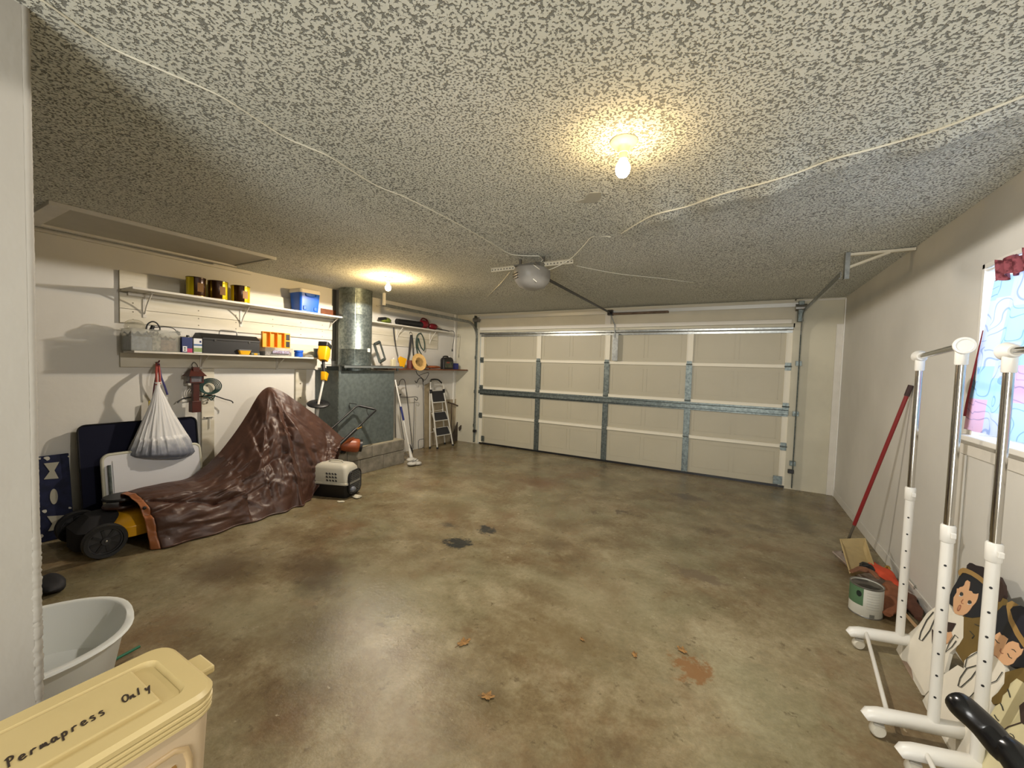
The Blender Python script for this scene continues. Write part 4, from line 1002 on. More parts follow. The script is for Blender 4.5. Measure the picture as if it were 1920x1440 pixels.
# bird-feeder lantern
lp = X(365, 700, WL + .10)
t = thing('hanging_lantern', 'reddish brown wooden lantern with glass sides hanging by a wire beside the post', 'lantern', lp)
M_maho = mat('mahogany', '4c1c12', .4, var=.3, vscale=14)
xq = WL + .10
def bbx(pa, pb, xc, dep, m_, nm, bevel=.003):
    a_ = X(*pa, xc); b2_ = X(*pb, xc); g = G().bb((xc - dep / 2, a_.y, a_.z), (xc + dep / 2, b2_.y, b2_.z)); return g.build(nm, m_, t, bevel=bevel)
bbx((360, 688), (372, 752), xq + .01, .05, M_maho, 'spine')
a_ = X(352, 705, xq); b2_ = X(378, 714, xq); zt = X(365, 688, xq).z
ym = (a_.y + b2_.y) / 2
G().add([(xq - .07, a_.y - .02, a_.z), (xq + .07, a_.y - .02, a_.z), (xq + .07, b2_.y + .02, a_.z), (xq - .07, b2_.y + .02, a_.z), (xq, ym - .02, zt), (xq, ym + .02, zt)], [(0, 1, 4), (1, 2, 5, 4), (2, 3, 5), (3, 0, 4, 5), (3, 2, 1, 0)]).build('roof', M_maho, t)
zb_ = X(365, 718, xq).z
G().bb((xq - .05, a_.y, zb_), (xq + .05, b2_.y, zb_ + .012)).build('floor_board', M_maho, t)
G().bb((xq - .04, a_.y + .012, zb_ + .012), (xq + .04, b2_.y - .012, a_.z)).build('glass_side', mat('dull_glass', '8f8d96', .2, trans=.3, alpha=.7), t)
g = G()
for yy in (a_.y + .006, b2_.y - .006):
    g.bb((xq + .035, yy - .006, zb_), (xq + .048, yy + .006, a_.z))
o = g.build('corner_posts', M_maho, t); o['kind'] = 'stuff'
bbx((357, 752), (374, 772), xq + .01, .08, M_maho, 'foot_block')
G().tube([X(361, 690, xq), X(360, 684, WL + .05), X(364, 679, WL + .03), X(370, 685, WL + .05), X(370, 692, xq)], .003, 6, smoothn=5).build('wire_loop', M_blackm, t)

# green cord coil on a horizontal black bar
t = thing('cord_coil', 'dark green coil of cord hung on the wall post beside the lantern', 'cord', X(394, 725, WL + .07))
xc_ = WL + .075; c0 = X(393, 727, xc_)
for i in range(5):
    r_ = .058 + .007 * i; ph = i * .7
    G().tube([c0 + Vector((.006 * i - .01, r_ * math.cos(a + ph) * (1 + .05 * i), .95 * r_ * math.sin(a + ph) + .004 * i)) for a in np.linspace(0, 2 * math.pi, 26)], .005, 6).build('turn', M_dgreen, t, smooth=60)
G().tube([c0 + Vector((.0, -.03, -.05)), c0 + Vector((0, -.055, -.085)), c0 + Vector((0, .01, -.10)), c0 + Vector((0, .05, -.08)), c0 + Vector((0, .02, -.13)), c0 + Vector((0, -.01, -.10))], .006, 6, smoothn=6).build('tail', M_dgreen, t, smooth=60)
t = thing('coat_rail', 'thin black curved hook rail on the wall behind the lantern and cord', 'hook rail', X(390, 740, WL + .05))
G().tube([X(333, 755, WL + .09), X(345, 747, WL + .07), X(380, 743, WL + .05), X(400, 742, WL + .05), X(420, 748, WL + .08), X(434, 752, WL + .10), X(437, 756, WL + .11)], .006, 8, smoothn=5).build('bar', M_blackm, t, smooth=60)

# ------------------------------------------------------------------ tables and boards leaning on the left wall
def leaning(name, lab, cat, y0, y1, h, xfoot, xtop, th, m_, rad=.05):
    """rounded slab leaning on the wall; foot near edge at xfoot, top at xtop"""
    t = thing(name, lab, cat, (xfoot, (y0 + y1) / 2, 0))
    L_ = math.hypot(h, xfoot - xtop); u = Vector((xtop - xfoot, 0, h)).normalized(); n_ = Vector((u.z, 0, -u.x))
    def P(y, s, d=0): return Vector((xfoot, 0, .002)) + u * s + Vector((0, y, 0)) + n_ * d
    out = [P((y0 + y1) / 2 + a, L_ / 2 + b_) for a, b_ in rrect(0, 0, (y1 - y0) / 2, L_ / 2, rad)]
    G().plate(out, n_ * -th).build('panel', m_, t, bevel=.004)
    return t, P, n_, L_
M_navyt = mat('navy_vinyl', '0b0e24', .75, spec=.2)
ya, yb2 = X(150, 830, -.43).y, X(372, 830, -.43).y
t, P, n_, L_ = leaning('folding_table', 'navy blue folding table top leaning on the wall behind the white bag', 'folding table', ya, yb2, .885, -.36, -.49, .035, M_navyt, .05)
out = [P((ya + yb2) / 2 + a, L_ / 2 + b_, .004) for a, b_ in rrect(0, 0, (yb2 - ya) / 2 + .003, L_ / 2 + .003, .052)]
G().tube(out + [out[0]], .006, 6, caps=False).build('edge_band', M_black, t)
ya, yb2 = X(197, 870, -.30).y, X(377, 870, -.30).y
t, P, n_, L_ = leaning('folding_table', 'white folding table leaning in front of the navy table', 'folding table', ya, yb2, .63, -.24, -.345, .022, mat('table_white', 'cfcfd2', .45), .045)
out = [P((ya + yb2) / 2 + a, L_ / 2 + b_, -.01) for a, b_ in rrect(0, 0, (yb2 - ya) / 2 + .006, L_ / 2 + .006, .05)]
G().tube(out + [out[0]], .014, 8, caps=False).build('rim', mat('table_rim', 'bdbba9', .4), t, smooth=60)
G().plate([P(ya + .055, .03, .001), P(yb2 - .03, .03, .001), P(yb2 - .03, L_ - .05, .001), P(ya + .055, L_ - .05, .001)], n_ * .004).build('panel_face', mat('table_white', 'cfcfd2'), t)
g = G().tube([P(ya + .03, .05, .015), P(ya + .03, L_ - .08, .015)], .011, 8); g.build('leg_tube', M_galv, t)
# painted game board at the left end
ya, yb2 = X(60, 855, -.47).y - .25, X(132, 852, -.47).y
t, P, n_, L_ = leaning('painted_board', 'navy painted board with grey hourglass and oval shapes leaning by the partition', 'board', ya, yb2, .665, -.40, -.51, .02, mat('navy_paint', '121730', .7, spec=.25, col2='1b2140', vscale=20), .006)
M_pg = mat('grey_shape', '9a9789', .7)
def on_board(pix):
    p0 = P(0, 0, .002); return [onplane(a, b_, p0, n_) for a, b_ in pix]
G().plate(on_board(((82, 869), (111, 866), (102, 882), (110, 897), (82, 899), (93, 884))), n_ * .002).build('hourglass', M_pg, t)
c1 = [(101 + 7.5 * math.cos(a), 931 + 14.5 * math.sin(a)) for a in np.linspace(0, 2 * math.pi, 20)[:-1]]
G().plate(on_board(c1), n_ * .002).build('oval', M_pg, t)
G().plate(on_board(((88, 968), (120, 966), (106, 980), (110, 993), (90, 996), (98, 982))), n_ * .002).build('hourglass', M_pg, t)
rg = random.Random(5)
for (px, py, s) in ((88, 859, 7), (74, 860, 4), (84, 958, 6), (73, 950, 4), (78, 1005, 6), (131, 952, 4), (129, 856, 3), (71, 900, 3)):
    G().plate(on_board([(px + s * rg.uniform(.5, 1) * math.cos(a), py + s * .7 * rg.uniform(.5, 1) * math.sin(a)) for a in np.linspace(0, 2 * math.pi, 9)[:-1]]), n_ * .0015).build('chipped_paint', mat('pale_chip', 'b7b4a8', .7), t)

# ------------------------------------------------------------------ yellow lawn mower half under the tarp
t = thing('lawn_mower', 'yellow lawn mower with black wheels poking from under the brown tarp', 'lawn mower', (0, -5.05, 0))
wc = X(197, 1014, .30)
def wheel(c_, r_, nm='wheel'):
    R = frame((1, 0, 0))
    w_ = G().lathe([(r_ * .78, -.026), (r_ * .95, -.028), (r_, -.016), (r_, .016), (r_ * .95, .028), (r_ * .78, .026), (r_ * .76, 0)], c_, 36, R).build(nm, M_black, t, smooth=40)
    hb_ = G().lathe([(0, -.02), (r_ * .79, -.02), (r_ * .79, .014), (r_ * .70, .014), (r_ * .67, .006), (.03, .010), (.026, .024), (0, .024)], c_, 36, R).build('wheel_disc', mat('wheel_grey', '2b2b2d', .4), w_, smooth=30)
    g = G()
    for k in range(8):
        a = 2 * math.pi * k / 8 + .2; d_ = R @ Vector((math.cos(a), math.sin(a), 0)); s_ = R @ Vector((-math.sin(a), math.cos(a), 0)); z_ = R @ Vector((0, 0, 1))
        g.box(c_ + d_ * r_ * .42 + z_ * .009, (1, 1, 1), Matrix((d_ * r_ * .5, s_ * .018, z_ * .01)).transposed())
    g.build('spokes', M_black, w_)['kind'] = 'stuff'
    G().ball(c_ + R @ Vector((0, 0, .024)), .010, 6).build('hub_nut', M_steel, w_)
    return w_
r_ = wc.z; wheel(Vector((.30, wc.y, r_)), r_)
wheel(Vector((-.22, wc.y - .02, r_)), r_)
M_deck = mat('mower_yellow', 'e0a312', .38)
loft(G(), [[Vector((.035 + x, -4.92 + y, .085)) for x, y in rrect(0, 0, .225, .30, .12)], [Vector((.035 + x, -4.92 + y, .165)) for x, y in rrect(0, 0, .225, .30, .12)], [Vector((.03 + x, -4.90 + y, .235)) for x, y in rrect(0, 0, .17, .23, .10)]]).build('deck', M_deck, t, smooth=40, bevel=.004)
G().lathe([(0, 0), (.15, 0), (.155, .05), (.14, .11), (.12, .125), (0, .13)], (.03, -4.86, .235), 28).build('engine_shroud', M_black, t, smooth=40)
G().lathe([(.07, 0), (.115, .0), (.12, .010), (.115, .022), (.07, .022)], X(229, 948, -.04), 28).build('filter_ring', mat('rust_black', '3b2419', .4), t, smooth=40)
G().lathe([(.07, 0), (.115, .0), (.12, .010), (.115, .022), (.07, .022)], X(229, 934, -.04), 28).build('filter_ring', M_black, t, smooth=40)
loft(G(), [[Vector((.0 + x, -5.28 + y, .03)) for x, y in rrect(0, 0, .15, .12, .08)], [Vector((-.02 + x, -5.25 + y, .16)) for x, y in rrect(0, 0, .18, .14, .08)], [Vector((-.04 + x, -5.22 + y, .245)) for x, y in rrect(0, 0, .10, .08, .05)]]).build('grass_bag', mat('black_fabric', '17161a', .85), t, smooth=40)
G().tube([(-.24, wc.y, r_), (.29, wc.y, r_)], .012, 8).build('axle', M_steel, t)

# ------------------------------------------------------------------ brown tarp over machines
tp = thing('tarp', 'crumpled brown plastic tarp with an orange hem draped over the mower', 'tarp', (0, -4.1, 0))
M_tarp = mat('brown_tarp', '50352a', .47, col2='432b22', vscale=5, bump=.006, bscale=16, spec=.5, coat=.05)
# stations along the tarp: ridge pixel (on x plane), front foot pixel (floor), bulge
ST = [((226, 926), -.02, (281, 1031)), ((262, 915), -.02, (330, 1022)), ((310, 905), -.05, (380, 1008)), ((355, 895), -.08, (425, 993)), ((398, 862), -.10, (462, 982)), ((432, 822), -.12, (493, 972)),
      ((462, 778), -.12, (520, 964)), ((484, 741), -.12, (540, 957)), ((503, 727), -.12, (556, 951)), ((528, 734), -.08, (568, 947)), ((562, 757), -.04, (576, 941)), ((600, 784), .0, (583, 934)), ((626, 806), .04, (591, 927)), ((644, 822), .10, (598, 916))]
rid = []; foot = []
for (a, xr, f) in ST:
    rid.append(X(a[0], a[1], xr)); foot.append(Z(f[0], f[1], .004))
# right part: the cloth hangs short of the floor, drawn back in
foot[-1] = X(606, 897, .30); foot[-2] = X(598, 914, .36)
nS = 150; nV = 90
def interp_list(L_, u):
    f = u * (len(L_) - 1); i = min(int(f), len(L_) - 2); t_ = f - i
    P_ = [L_[max(0, i - 1)], L_[i], L_[i + 1], L_[min(len(L_) - 1, i + 2)]]
    a, b_, c, d_ = P_
    return .5 * ((2 * b_) + (c - a) * t_ + (2 * a - 5 * b_ + 4 * c - d_) * t_ * t_ + (3 * b_ - a - 3 * c + d_) * t_ ** 3)
rg = np.random.RandomState(11)
def nz_table(n_, m_, seed):
    r = np.random.RandomState(seed); return r.uniform(-1, 1, (n_, m_))
NT = [nz_table(10, 8, 1), nz_table(22, 14, 2), nz_table(44, 26, 3)]
def nz(T, u, v):
    a, b_ = T.shape; x = u * (a - 1.001); y = v * (b_ - 1.001); i, j = int(x), int(y); fx, fy = x - i, y - j; fx = fx * fx * (3 - 2 * fx); fy = fy * fy * (3 - 2 * fy)
    return (T[i, j] * (1 - fx) + T[i + 1, j] * fx) * (1 - fy) + (T[i, j + 1] * (1 - fx) + T[i + 1, j + 1] * fx) * fy
# folds: (u0,v0)->(u1,v1), width, depth (ridges +, valleys -), v 0 at ridge .. 1 at floor
FOLDS = [(.60, .04, .42, .55, .035, .05), (.62, .05, .66, .98, .03, .045), (.62, .04, .86, .80, .035, .05), (.42, .55, .20, .45, .03, .045), (.20, .45, .02, .62, .035, -.04), (.42, .55, .58, .60, .03, -.05),
         (.05, .40, .22, .68, .03, -.06), (.22, .68, .46, .72, .03, -.05), (.25, .55, .40, .90, .02, .03), (.45, .70, .60, .88, .02, .03), (.66, .1, .72, .9, .02, -.04), (.80, .35, .92, .95, .03, .05), (.88, .15, .97, .9, .02, -.04), (.52, .25, .50, .65, .02, -.03), (.10, .80, .34, .93, .02, .025), (.55, .75, .74, .80, .02, .03), (.30, .35, .50, .45, .018, .03), (.72, .2, .84, .30, .015, .02)]
def fold(u, v):
    s = 0
    for (a, b_, c, d_, w_, h_) in FOLDS:
        dx, dy = (c - a) * 1.6, d_ - b_; px_, py_ = (u - a) * 1.6, v - b_
        L2 = dx * dx + dy * dy; t_ = max(0, min(1, (px_ * dx + py_ * dy) / L2)); q = math.hypot(px_ - t_ * dx, py_ - t_ * dy)
        s += h_ * math.exp(-abs(q) / w_) * (1 - .3 * t_)
    return s
def tarp_pt(u, v):
    R_ = interp_list(rid, u); F_ = interp_list(foot, u)
    if v >= 0:
        m_ = R_ + (F_ - R_) * v
        # bulge outwards, low over the mower, tent-like at the peak
        hgt = R_.z
        bul = (.16 if hgt < .55 else .05) * math.sin(math.pi * min(1, v)) * (1 if u < .45 else .7)
        m_.z += bul * .8; m_.x += bul * .7
        amp = math.sin(math.pi * min(.97, max(.03, v))) ** .5
        k = fold(u, v) + .022 * nz(NT[0], u, v) + .024 * abs(nz(NT[1], u, v)) + .012 * abs(nz(NT[2], u, v))
        m_ += Vector((.8, 0, .45)) * k * amp
        if v > .9: m_ += Vector((.02 * math.sin(u * 40) * (v - .9) * 10, 0, 0))
        m_.z = max(m_.z, .004)
        return m_
    w_ = -v                                   # back side down towards the wall
    B_ = Vector((max(WL + .30, R_.x - .14 - .05 * R_.z), R_.y, .01 + .1 * (1 if u > .9 else 0)))
    m_ = R_ + (B_ - R_) * w_
    m_ += Vector((-.5, 0, .3)) * (.02 * nz(NT[1], u, min(1, w_))) * math.sin(math.pi * w_)
    return m_
vs = []; fs = []
vals = [-1 + i / 20 for i in range(20)] + [i / nV for i in range(nV + 1)]
hem_u = int(.030 * nS) + 1
for j, v in enumerate(vals):
    for i in range(nS + 1): vs.append(tarp_pt(i / nS, v))
W_ = nS + 1
fm = [(j * W_ + i, j * W_ + i + 1, (j + 1) * W_ + i + 1, (j + 1) * W_ + i) for j in range(len(vals) - 1) for i in range(hem_u, nS)]
fh = [(j * W_ + i, j * W_ + i + 1, (j + 1) * W_ + i + 1, (j + 1) * W_ + i) for j in range(len(vals) - 1) for i in range(0, hem_u)]
def sheet(vs, fs, nm, m_, par, th=.0025):
    used = sorted({i for f in fs for i in f}); mp_ = {k: n for n, k in enumerate(used)}
    return G().add([vs[k] for k in used], [tuple(mp_[i] for i in f) for f in fs]).build(nm, m_, par, smooth=80, solid=th)
sheet(vs, fm, 'sheet', M_tarp, tp)
sheet(vs, fh, 'orange_hem', mat('tarp_hem', '9c5f38', .45, var=.1, vscale=12, bump=.003, bscale=20), tp)
q = tarp_pt(.018, .52); G().ball(q + Vector((.006, -.002, .006)), .013, 6, None, (.6, 1, 1)).build('grommet', M_black, tp)
lower_hem = G().tube([tarp_pt(u, 1.0) + Vector((.003, 0, .006)) for u in np.linspace(.04, .82, 60)], .007, 6).build('hem_cord', M_tarp, tp)

# ------------------------------------------------------------------ orange machine with the black folding handle
t = thing('garden_tiller', 'orange engine with a black folding tube handle showing past the tarp edge', 'garden machine', (.05, -3.05, .36))
M_org = mat('faded_orange', '9a4f2c', .4, var=.15, vscale=9)
c_ = X(655, 834, .05)
R = frame((.55, .75, -.12))
G().lathe([(0, -.20), (.05, -.195), (.085, -.14), (.095, -.02), (.10, .06), (.098, .10), (.07, .13), (0, .135)], c_, 28, R, 1.0, .9).build('engine_cover', M_org, t, smooth=50)
G().lathe([(.06, .12), (.085, .12), (.088, .15), (.06, .155), (0, .155)], c_, 24, R, 1, .9).build('end_cap', M_black, t, smooth=40)
G().tube([c_ + Vector((.05, -.22, .02)), c_ + Vector((.06, -.05, .08)), c_ + Vector((.05, .02, .085))], .018, 8, smoothn=4).build('cover_rib', mat('orange_light', 'b5653a', .35), t, smooth=60)
xa_, xb_ = .14, -.03
p_low = X(634, 836, xa_); p_j = X(668, 804, xa_); p_c = X(706, 768, xa_); q_c = X(670, 760, xb_); q_l = X(626, 800, xb_); q_l2 = X(606, 816, xb_)
G().tube([p_low, p_j], .020, 10).build('lower_handle', M_black, t, smooth=60)
G().tube([p_j, p_c - (p_c - p_j) * .04, p_c + (q_c - p_c) * .06, q_c + (p_c - q_c) * .1, q_c + (q_l - q_c) * .08, q_l, q_l2], .012, 8).build('upper_handle', M_black, t, smooth=60)
G().tube([p_c + (q_c - p_c) * .12, p_c + (q_c - p_c) * .9], .017, 8).build('foam_grip', M_black, t, smooth=60)
G().tube([X(669, 758, xb_), X(655, 756, xb_ - .05), X(655, 762, xb_ - .05), X(657, 771, xb_ - .03)], .0045, 6).build('bail', M_blackm, t)
G().tube([X(689, 764, 0), X(688, 772, 0), X(693, 782, .05)], .004, 6, smoothn=4).build('throttle_cable', M_black, t)
G().tube([p_j + Vector((.0, -.02, -.01)), p_j + Vector((.04, .05, .02))], .011, 8).build('wing_bolt', mat('brass', '9a7b3c', .35, .8), t)
G().ball(p_low + Vector((.01, -.01, .0)), .012, 6).build('bolt_end', M_steel, t)
g = G().tube([c_ + Vector((-.02, -.05, -.09)), Vector((c_.x - .02, c_.y - .10, .365))], .02, 8); g.build('stand', M_blackm, t)

# string trimmer
t = thing('string_trimmer', 'upside down string trimmer with yellow motor head and white shaft leaning by the plenum', 'string trimmer', X(594, 830, .0))
xs = -.14
tp_ = X(614, 655, xs - .10); md = X(608, 706, xs - .04); dk = X(597, 757, xs); fo = X(587, 850, xs - .02)
ax_ = (tp_ - md).normalized(); R = frame(ax_)
e1 = X(606, 676, xs - .09)
loft(G(), [[e1 + R @ Vector((x, y, 0)) for x, y in rrect(0, 0, .045, .055, .02)], [e1 + R @ Vector((x, y, .08)) for x, y in rrect(0, .01, .06, .075, .025)], [e1 + R @ Vector((x, y, .17)) for x, y in rrect(0, .0, .055, .07, .02)]]).build('motor_housing', M_yellow, t, smooth=40)
loft(G(), [[e1 + R @ Vector((x, y, .172)) for x, y in rrect(0, 0, .06, .08, .02)], [e1 + R @ Vector((x, y, .225)) for x, y in rrect(0, 0, .06, .08, .02)]]).build('battery', M_black, t, smooth=40, bevel=.004)
G().tube([e1, md], .018, 8).build('grip_tube', M_black, t, smooth=60)
loft(G(), [[md + R @ Vector((x, y, -.05)) for x, y in rrect(0, 0, .03, .03, .01)], [md + R @ Vector((x, y, -.01)) for x, y in rrect(0, 0, .032, .045, .015)], [md + R @ Vector((x, y, .05)) for x, y in rrect(0, 0, .035, .055, .015)]]).build('trigger_housing', M_yellow, t, smooth=40, bevel=.003)
G().tube([md, dk], .014, 10).build('shaft', M_wplas, t, smooth=60)
G().tube([dk, fo], .018, 10).build('lower_shaft', M_wplas, t, smooth=60)
G().lathe([(.05, -.006), (.125, -.012), (.130, 0), (.12, .010), (.05, .012), (.04, 0)], dk, 28, frame((.35, -.2, 1)), 1, .8).build('guard', M_black, t, smooth=50)

# ------------------------------------------------------------------ pet carrier
A_ = Z(650, 937); Bc = Z(670, 921); dv = Vector((-.955, -.29, 0)); dw = Vector((-.29 * -1, .955 * 1, 0)) 
dv = Vector((-.94, -.34, 0)).normalized(); dw = Vector((-dv.y * -1, dv.x * -1, 0)).normalized()   # dw along the door width
dw = Vector((-.34, .94, 0)).normalized()
t = thing('pet_carrier', 'small pet carrier with pale grey top, black base and black wire door', 'pet carrier', A_ + dv * .24 + dw * .14)
LEN, WID = .46, .29
def cp(l, w_, z): return A_ + dv * (l * LEN) + dw * (w_ * WID) + Vector((0, 0, z))
def cring(z, ins, rad=.04, f=0.0):
    return [A_ + dv * (LEN / 2 + a) + dw * (WID / 2 + b_) + Vector((0, 0, z)) for a, b_ in rrect(0, 0, LEN / 2 - ins - f, WID / 2 - ins, rad)]
HB = .150; HT = .362
M_pc = mat('carrier_grey', 'b9b5a6', .5)
loft(G(), [cring(.003, .022), cring(.03, .010), cring(HB - .01, .002), cring(HB, -.004)]).build('base', M_black, t, smooth=40)
loft(G(), [cring(HB + .001, -.006), cring(HB + .018, -.006), cring(HB + .022, .004), cring(HT - .05, .022, .05), cring(HT - .012, .045, .06), cring(HT, .075, .06)]).build('top_shell', M_pc, t, smooth=40)
# door: dark frame with wire grid, arched top
Rd = Matrix((dw, Vector((0, 0, 1)), -dv)).transposed()      # local x=width, y=up, z=out
dc_ = A_ + dw * (WID / 2) - dv * .008 + Vector((0, 0, .165))
outl = [dc_ + Rd @ Vector((x, y, 0)) for x, y in rrect(0, 0, WID / 2 - .03, .125, .06, 8)]
G().tube(outl + [outl[0]], .009, 8, caps=False).build('door_frame', M_black, t, smooth=60)
G().plate([p - (-dv) * .012 for p in outl], dv * .004).build('dark_opening', mat('void_black', '0b0b0c', .9), t)
g = G()
for i in range(11):
    x = -(WID / 2 - .04) + i * (WID - .08) / 10; hh = .12 if abs(x) < .08 else .10
    g.tube([dc_ + Rd @ Vector((x, -hh, .003)), dc_ + Rd @ Vector((x, hh, .003))], .0018, 4)
for i in range(12):
    y = -.11 + i * .02; g.tube([dc_ + Rd @ Vector((-(WID / 2 - .035), y, .003)), dc_ + Rd @ Vector((WID / 2 - .035, y, .003))], .0018, 4)
g.build('door_wire', M_steel, t)['kind'] = 'stuff'
lump_c = dc_ + Rd @ Vector((-.05, -.075, -.002))
G().ball(lump_c, .04, 8, None, (1, 1, .8)).build('bowl', mat('carrier_bowl', '6b6f78', .3), t, smooth=60)
# vent slots on the near side (normal -dw)
g = G()
Rs = Matrix((dv, Vector((0, 0, 1)), -dw)).transposed()
for i in range(4):
    for j in range(3):
        cpos = A_ + dv * (.13 + i * .035 + j * .006) + Vector((0, 0, HB + .045 + j * .036)) + dw * (.002 + .004 * j)
        g.box(cpos, (.022, .008, .012), Rs @ Matrix.Rotation(.7, 3, 'Z'))
g.build('vent_slot', M_black, t)['kind'] = 'stuff'
G().tube([cp(.3, .5, HT - .004), cp(.35, .5, HT + .022), cp(.62, .5, HT + .022), cp(.67, .5, HT - .004)], .008, 8, smoothn=4).build('handle', M_pc, t, smooth=60)
M_dust = mat('dusty_white', 'bdb7a2', .8)
p = Z(665, 931); o = lump('paper_scrap', 'crumpled white scrap lying on the floor before the pet carrier', 'scrap', p + Vector((.05, -.01, .012)), (.055, .04, .014), M_dust, 7, 8, .3)
p = Z(643, 938); o = lump('paper_scrap', 'thin white scrap just under the pet carrier base', 'scrap', p + Vector((.03, -.05, .006)), (.035, .03, .006), M_dust, 9, 8, .3)

# ------------------------------------------------------------------ mop, garden hooks, ladder, tools
t = thing('mop', 'white string mop with a blue grip leaning against the plenum corner', 'mop', Z(773, 872))
a0 = X(741, 712, -.07); a1 = Z(772, 862, .06); 
hw_ = lambda f: a0 + (a1 - a0) * f
G().tube([hw_(0), hw_(.93)], .0105, 10).build('handle', M_wplas, t, smooth=60)
G().tube([hw_(.33), hw_(.50)], .016, 10).build('grip', mat('mop_blue', '27306a', .5), t, smooth=60)
G().tube([hw_(.86), hw_(1.0)], [.016, .03], 12).build('socket', M_wplas, t, smooth=60)
G().tube([hw_(.80) + Vector((.03, .0, 0)), hw_(.83) + Vector((.04, 0, 0)), hw_(.88) + Vector((.035, .01, 0)), hw_(.89) + Vector((.01, .02, 0)), hw_(.84) + Vector((-.0, .03, 0)), hw_(.80) + Vector((.03, 0, 0))], .005, 6, smoothn=4).build('wringer_ring', M_black, t, smooth=60)
M_mop = mat('mop_cotton', 'c4c1b8', .9, var=.15, vscale=30, bump=.005, bscale=50)
ft = Z(774, 872)
for i, (dx, dy, dz, sx_2, sy_2) in enumerate([(-.02, -.02, .085, .055, .075), (.0, .03, .065, .07, .06), (.03, -.05, .038, .065, .075), (.05, .03, .03, .07, .07), (-.03, .02, .03, .06, .08)]):
    g = G().ball(ft + Vector((dx, dy, dz)), 1, 8, None, (sx_2, sy_2, .027)); g.build('strand_bundle', M_mop, t, smooth=60)
G().tube([ft + Vector((.03, -.10, .045)), ft + Vector((.06, -.02, .078)), ft + Vector((.04, .06, .085))], .004, 6, smoothn=4).build('binding', M_black, t)
def hookrod(lab, pix, x, extra=None):
    t = thing('shepherd_hook', lab, 'garden hook', X(*pix[-1], x))
    P_ = [X(a, b_, x) for a, b_ in pix]
    if P_[-1].z < .3: P_.append(Vector((P_[-1].x, P_[-1].y, .003)))
    G().tube(P_, .0055, 8, smoothn=6).build('rod', M_blackm, t, smooth=60)
    if extra:
        for e_ in extra: G().tube([X(a, b_, x) for a, b_ in e_], .0045, 8, smoothn=5).build('prong', M_blackm, t, smooth=60)
    return t
hookrod('tall thin black garden hook curling above the mop handle', ((745, 722), (748, 722), (750, 714), (755, 711), (759, 715), (762, 735), (767, 780), (773, 842)), -.40)
hookrod('black plant stand rod with a scrolled crossbar behind the mop', ((750, 742), (752, 739), (749, 740), (750, 744), (765, 745), (779, 744), (783, 747), (781, 751), (778, 748)), -.47, [((777, 746), (776, 790), (775, 841)), ((741, 725), (741, 780), (742, 823)), ((748, 745), (752, 790), (758, 825))])
hookrod('black garden hook with a low forked foot beside the ladder', ((778, 714), (781, 718), (784, 712), (788, 709), (793, 716), (794, 760), (795, 842)), -.48, [((785, 842), (785, 826), (794, 823)), ((791, 841), (794, 838))])
hookrod('bent black wire hook dangling below the straw hat', ((780, 695.5), (783, 702), (792, 710), (794, 716)), -.28, [((786, 704), (796, 700), (804, 699), (801, 707), (796, 713), (790, 708))])

t = thing('step_ladder', 'white folding step ladder with three black treads by the door corner', 'step ladder', Z(824, 842))
LM = mat('ladder_white', 'cfcdc4', .35)
tl = X(805, 716, -.43); tr = X(833, 728, -.43)
fl_ = Z(820, 842); fr = Z(849, 836); bl_ = Z(806, 841); br = Z(834, 833)
ul = X(805, 731, -.42); ur = X(829, 731, -.42); ur.z = ul.z
hingeL, hingeR = X(808, 734, -.40), X(832, 733, -.40)
def seg(a, b_, r_, nm, m_): return G().tube([a, b_], r_, 10).build(nm, m_, t, smooth=60)
seg(hingeL, fl_ + Vector((0, 0, .02)), .013, 'leg', LM); seg(hingeR, fr + Vector((0, 0, .02)), .013, 'leg', LM)
seg(X(806, 734, -.44), bl_ + Vector((0, 0, .02)), .012, 'leg', LM); seg(X(828, 733, -.46), br + Vector((0, 0, .02)), .012, 'leg', LM)
for q in (fl_, fr, bl_, br): G().tube([q + Vector((0, 0, .001)), q + Vector((0, 0, .035))], .018, 10).build('rubber_foot', M_black, t)
G().tube([hingeL, X(807, 722, -.42), X(808, 716, -.42)], .012, 8, smoothn=4).build('top_rail', LM, t, smooth=60)
G().tube([X(808, 716, -.42), X(809, 712, -.42), X(821, 712, -.42), X(828, 718, -.42)], .014, 8, smoothn=4).build('grip_bar', M_black, t, smooth=60)
G().tube([X(828, 718, -.42), X(832, 724, -.41), hingeR], .012, 8, smoothn=4).build('top_rail', LM, t, smooth=60)
for q in (hingeL, hingeR): G().box(q, (.035, .035, .07)).build('hinge_block', M_black, t, bevel=.006)
for k, (pa, pb, dd) in enumerate([((812, 741), (833, 762), .20), ((816, 778), (838, 792), .22), ((821, 804), (843, 820), .24)]):
    f = [.20, .52, .78][k]
    L1 = hingeL + (fl_ - hingeL) * f; R1 = hingeR + (fr - hingeR) * f; R1.z = L1.z
    back = Vector((-.10 - .02 * k, .03, .0)); up_ = Vector((-.10, .03, [.215, .15, .135][k])) 
    q = [L1, R1, R1 + up_, L1 + up_]
    G().plate([p + Vector((0, 0, -.006)) for p in q], Vector((.012, -.004, .004))).build('tread_frame', LM, t, bevel=.002)
    ins = [(q[0] * .93 + q[2] * .07), (q[1] * .93 + q[3] * .07), (q[2] * .93 + q[0] * .07), (q[3] * .93 + q[1] * .07)]
    G().plate([p + Vector((.008, -.003, .000)) for p in ins], Vector((.008, -.003, .003))).build('tread', mat('tread_black', '2a2a2c', .8, bump=.001, bscale=200), t)
for f in (.35, .72): seg(X(806, 734, -.44).lerp(bl_, f), X(828, 733, -.46).lerp(br, f), .007, 'rear_brace', LM)

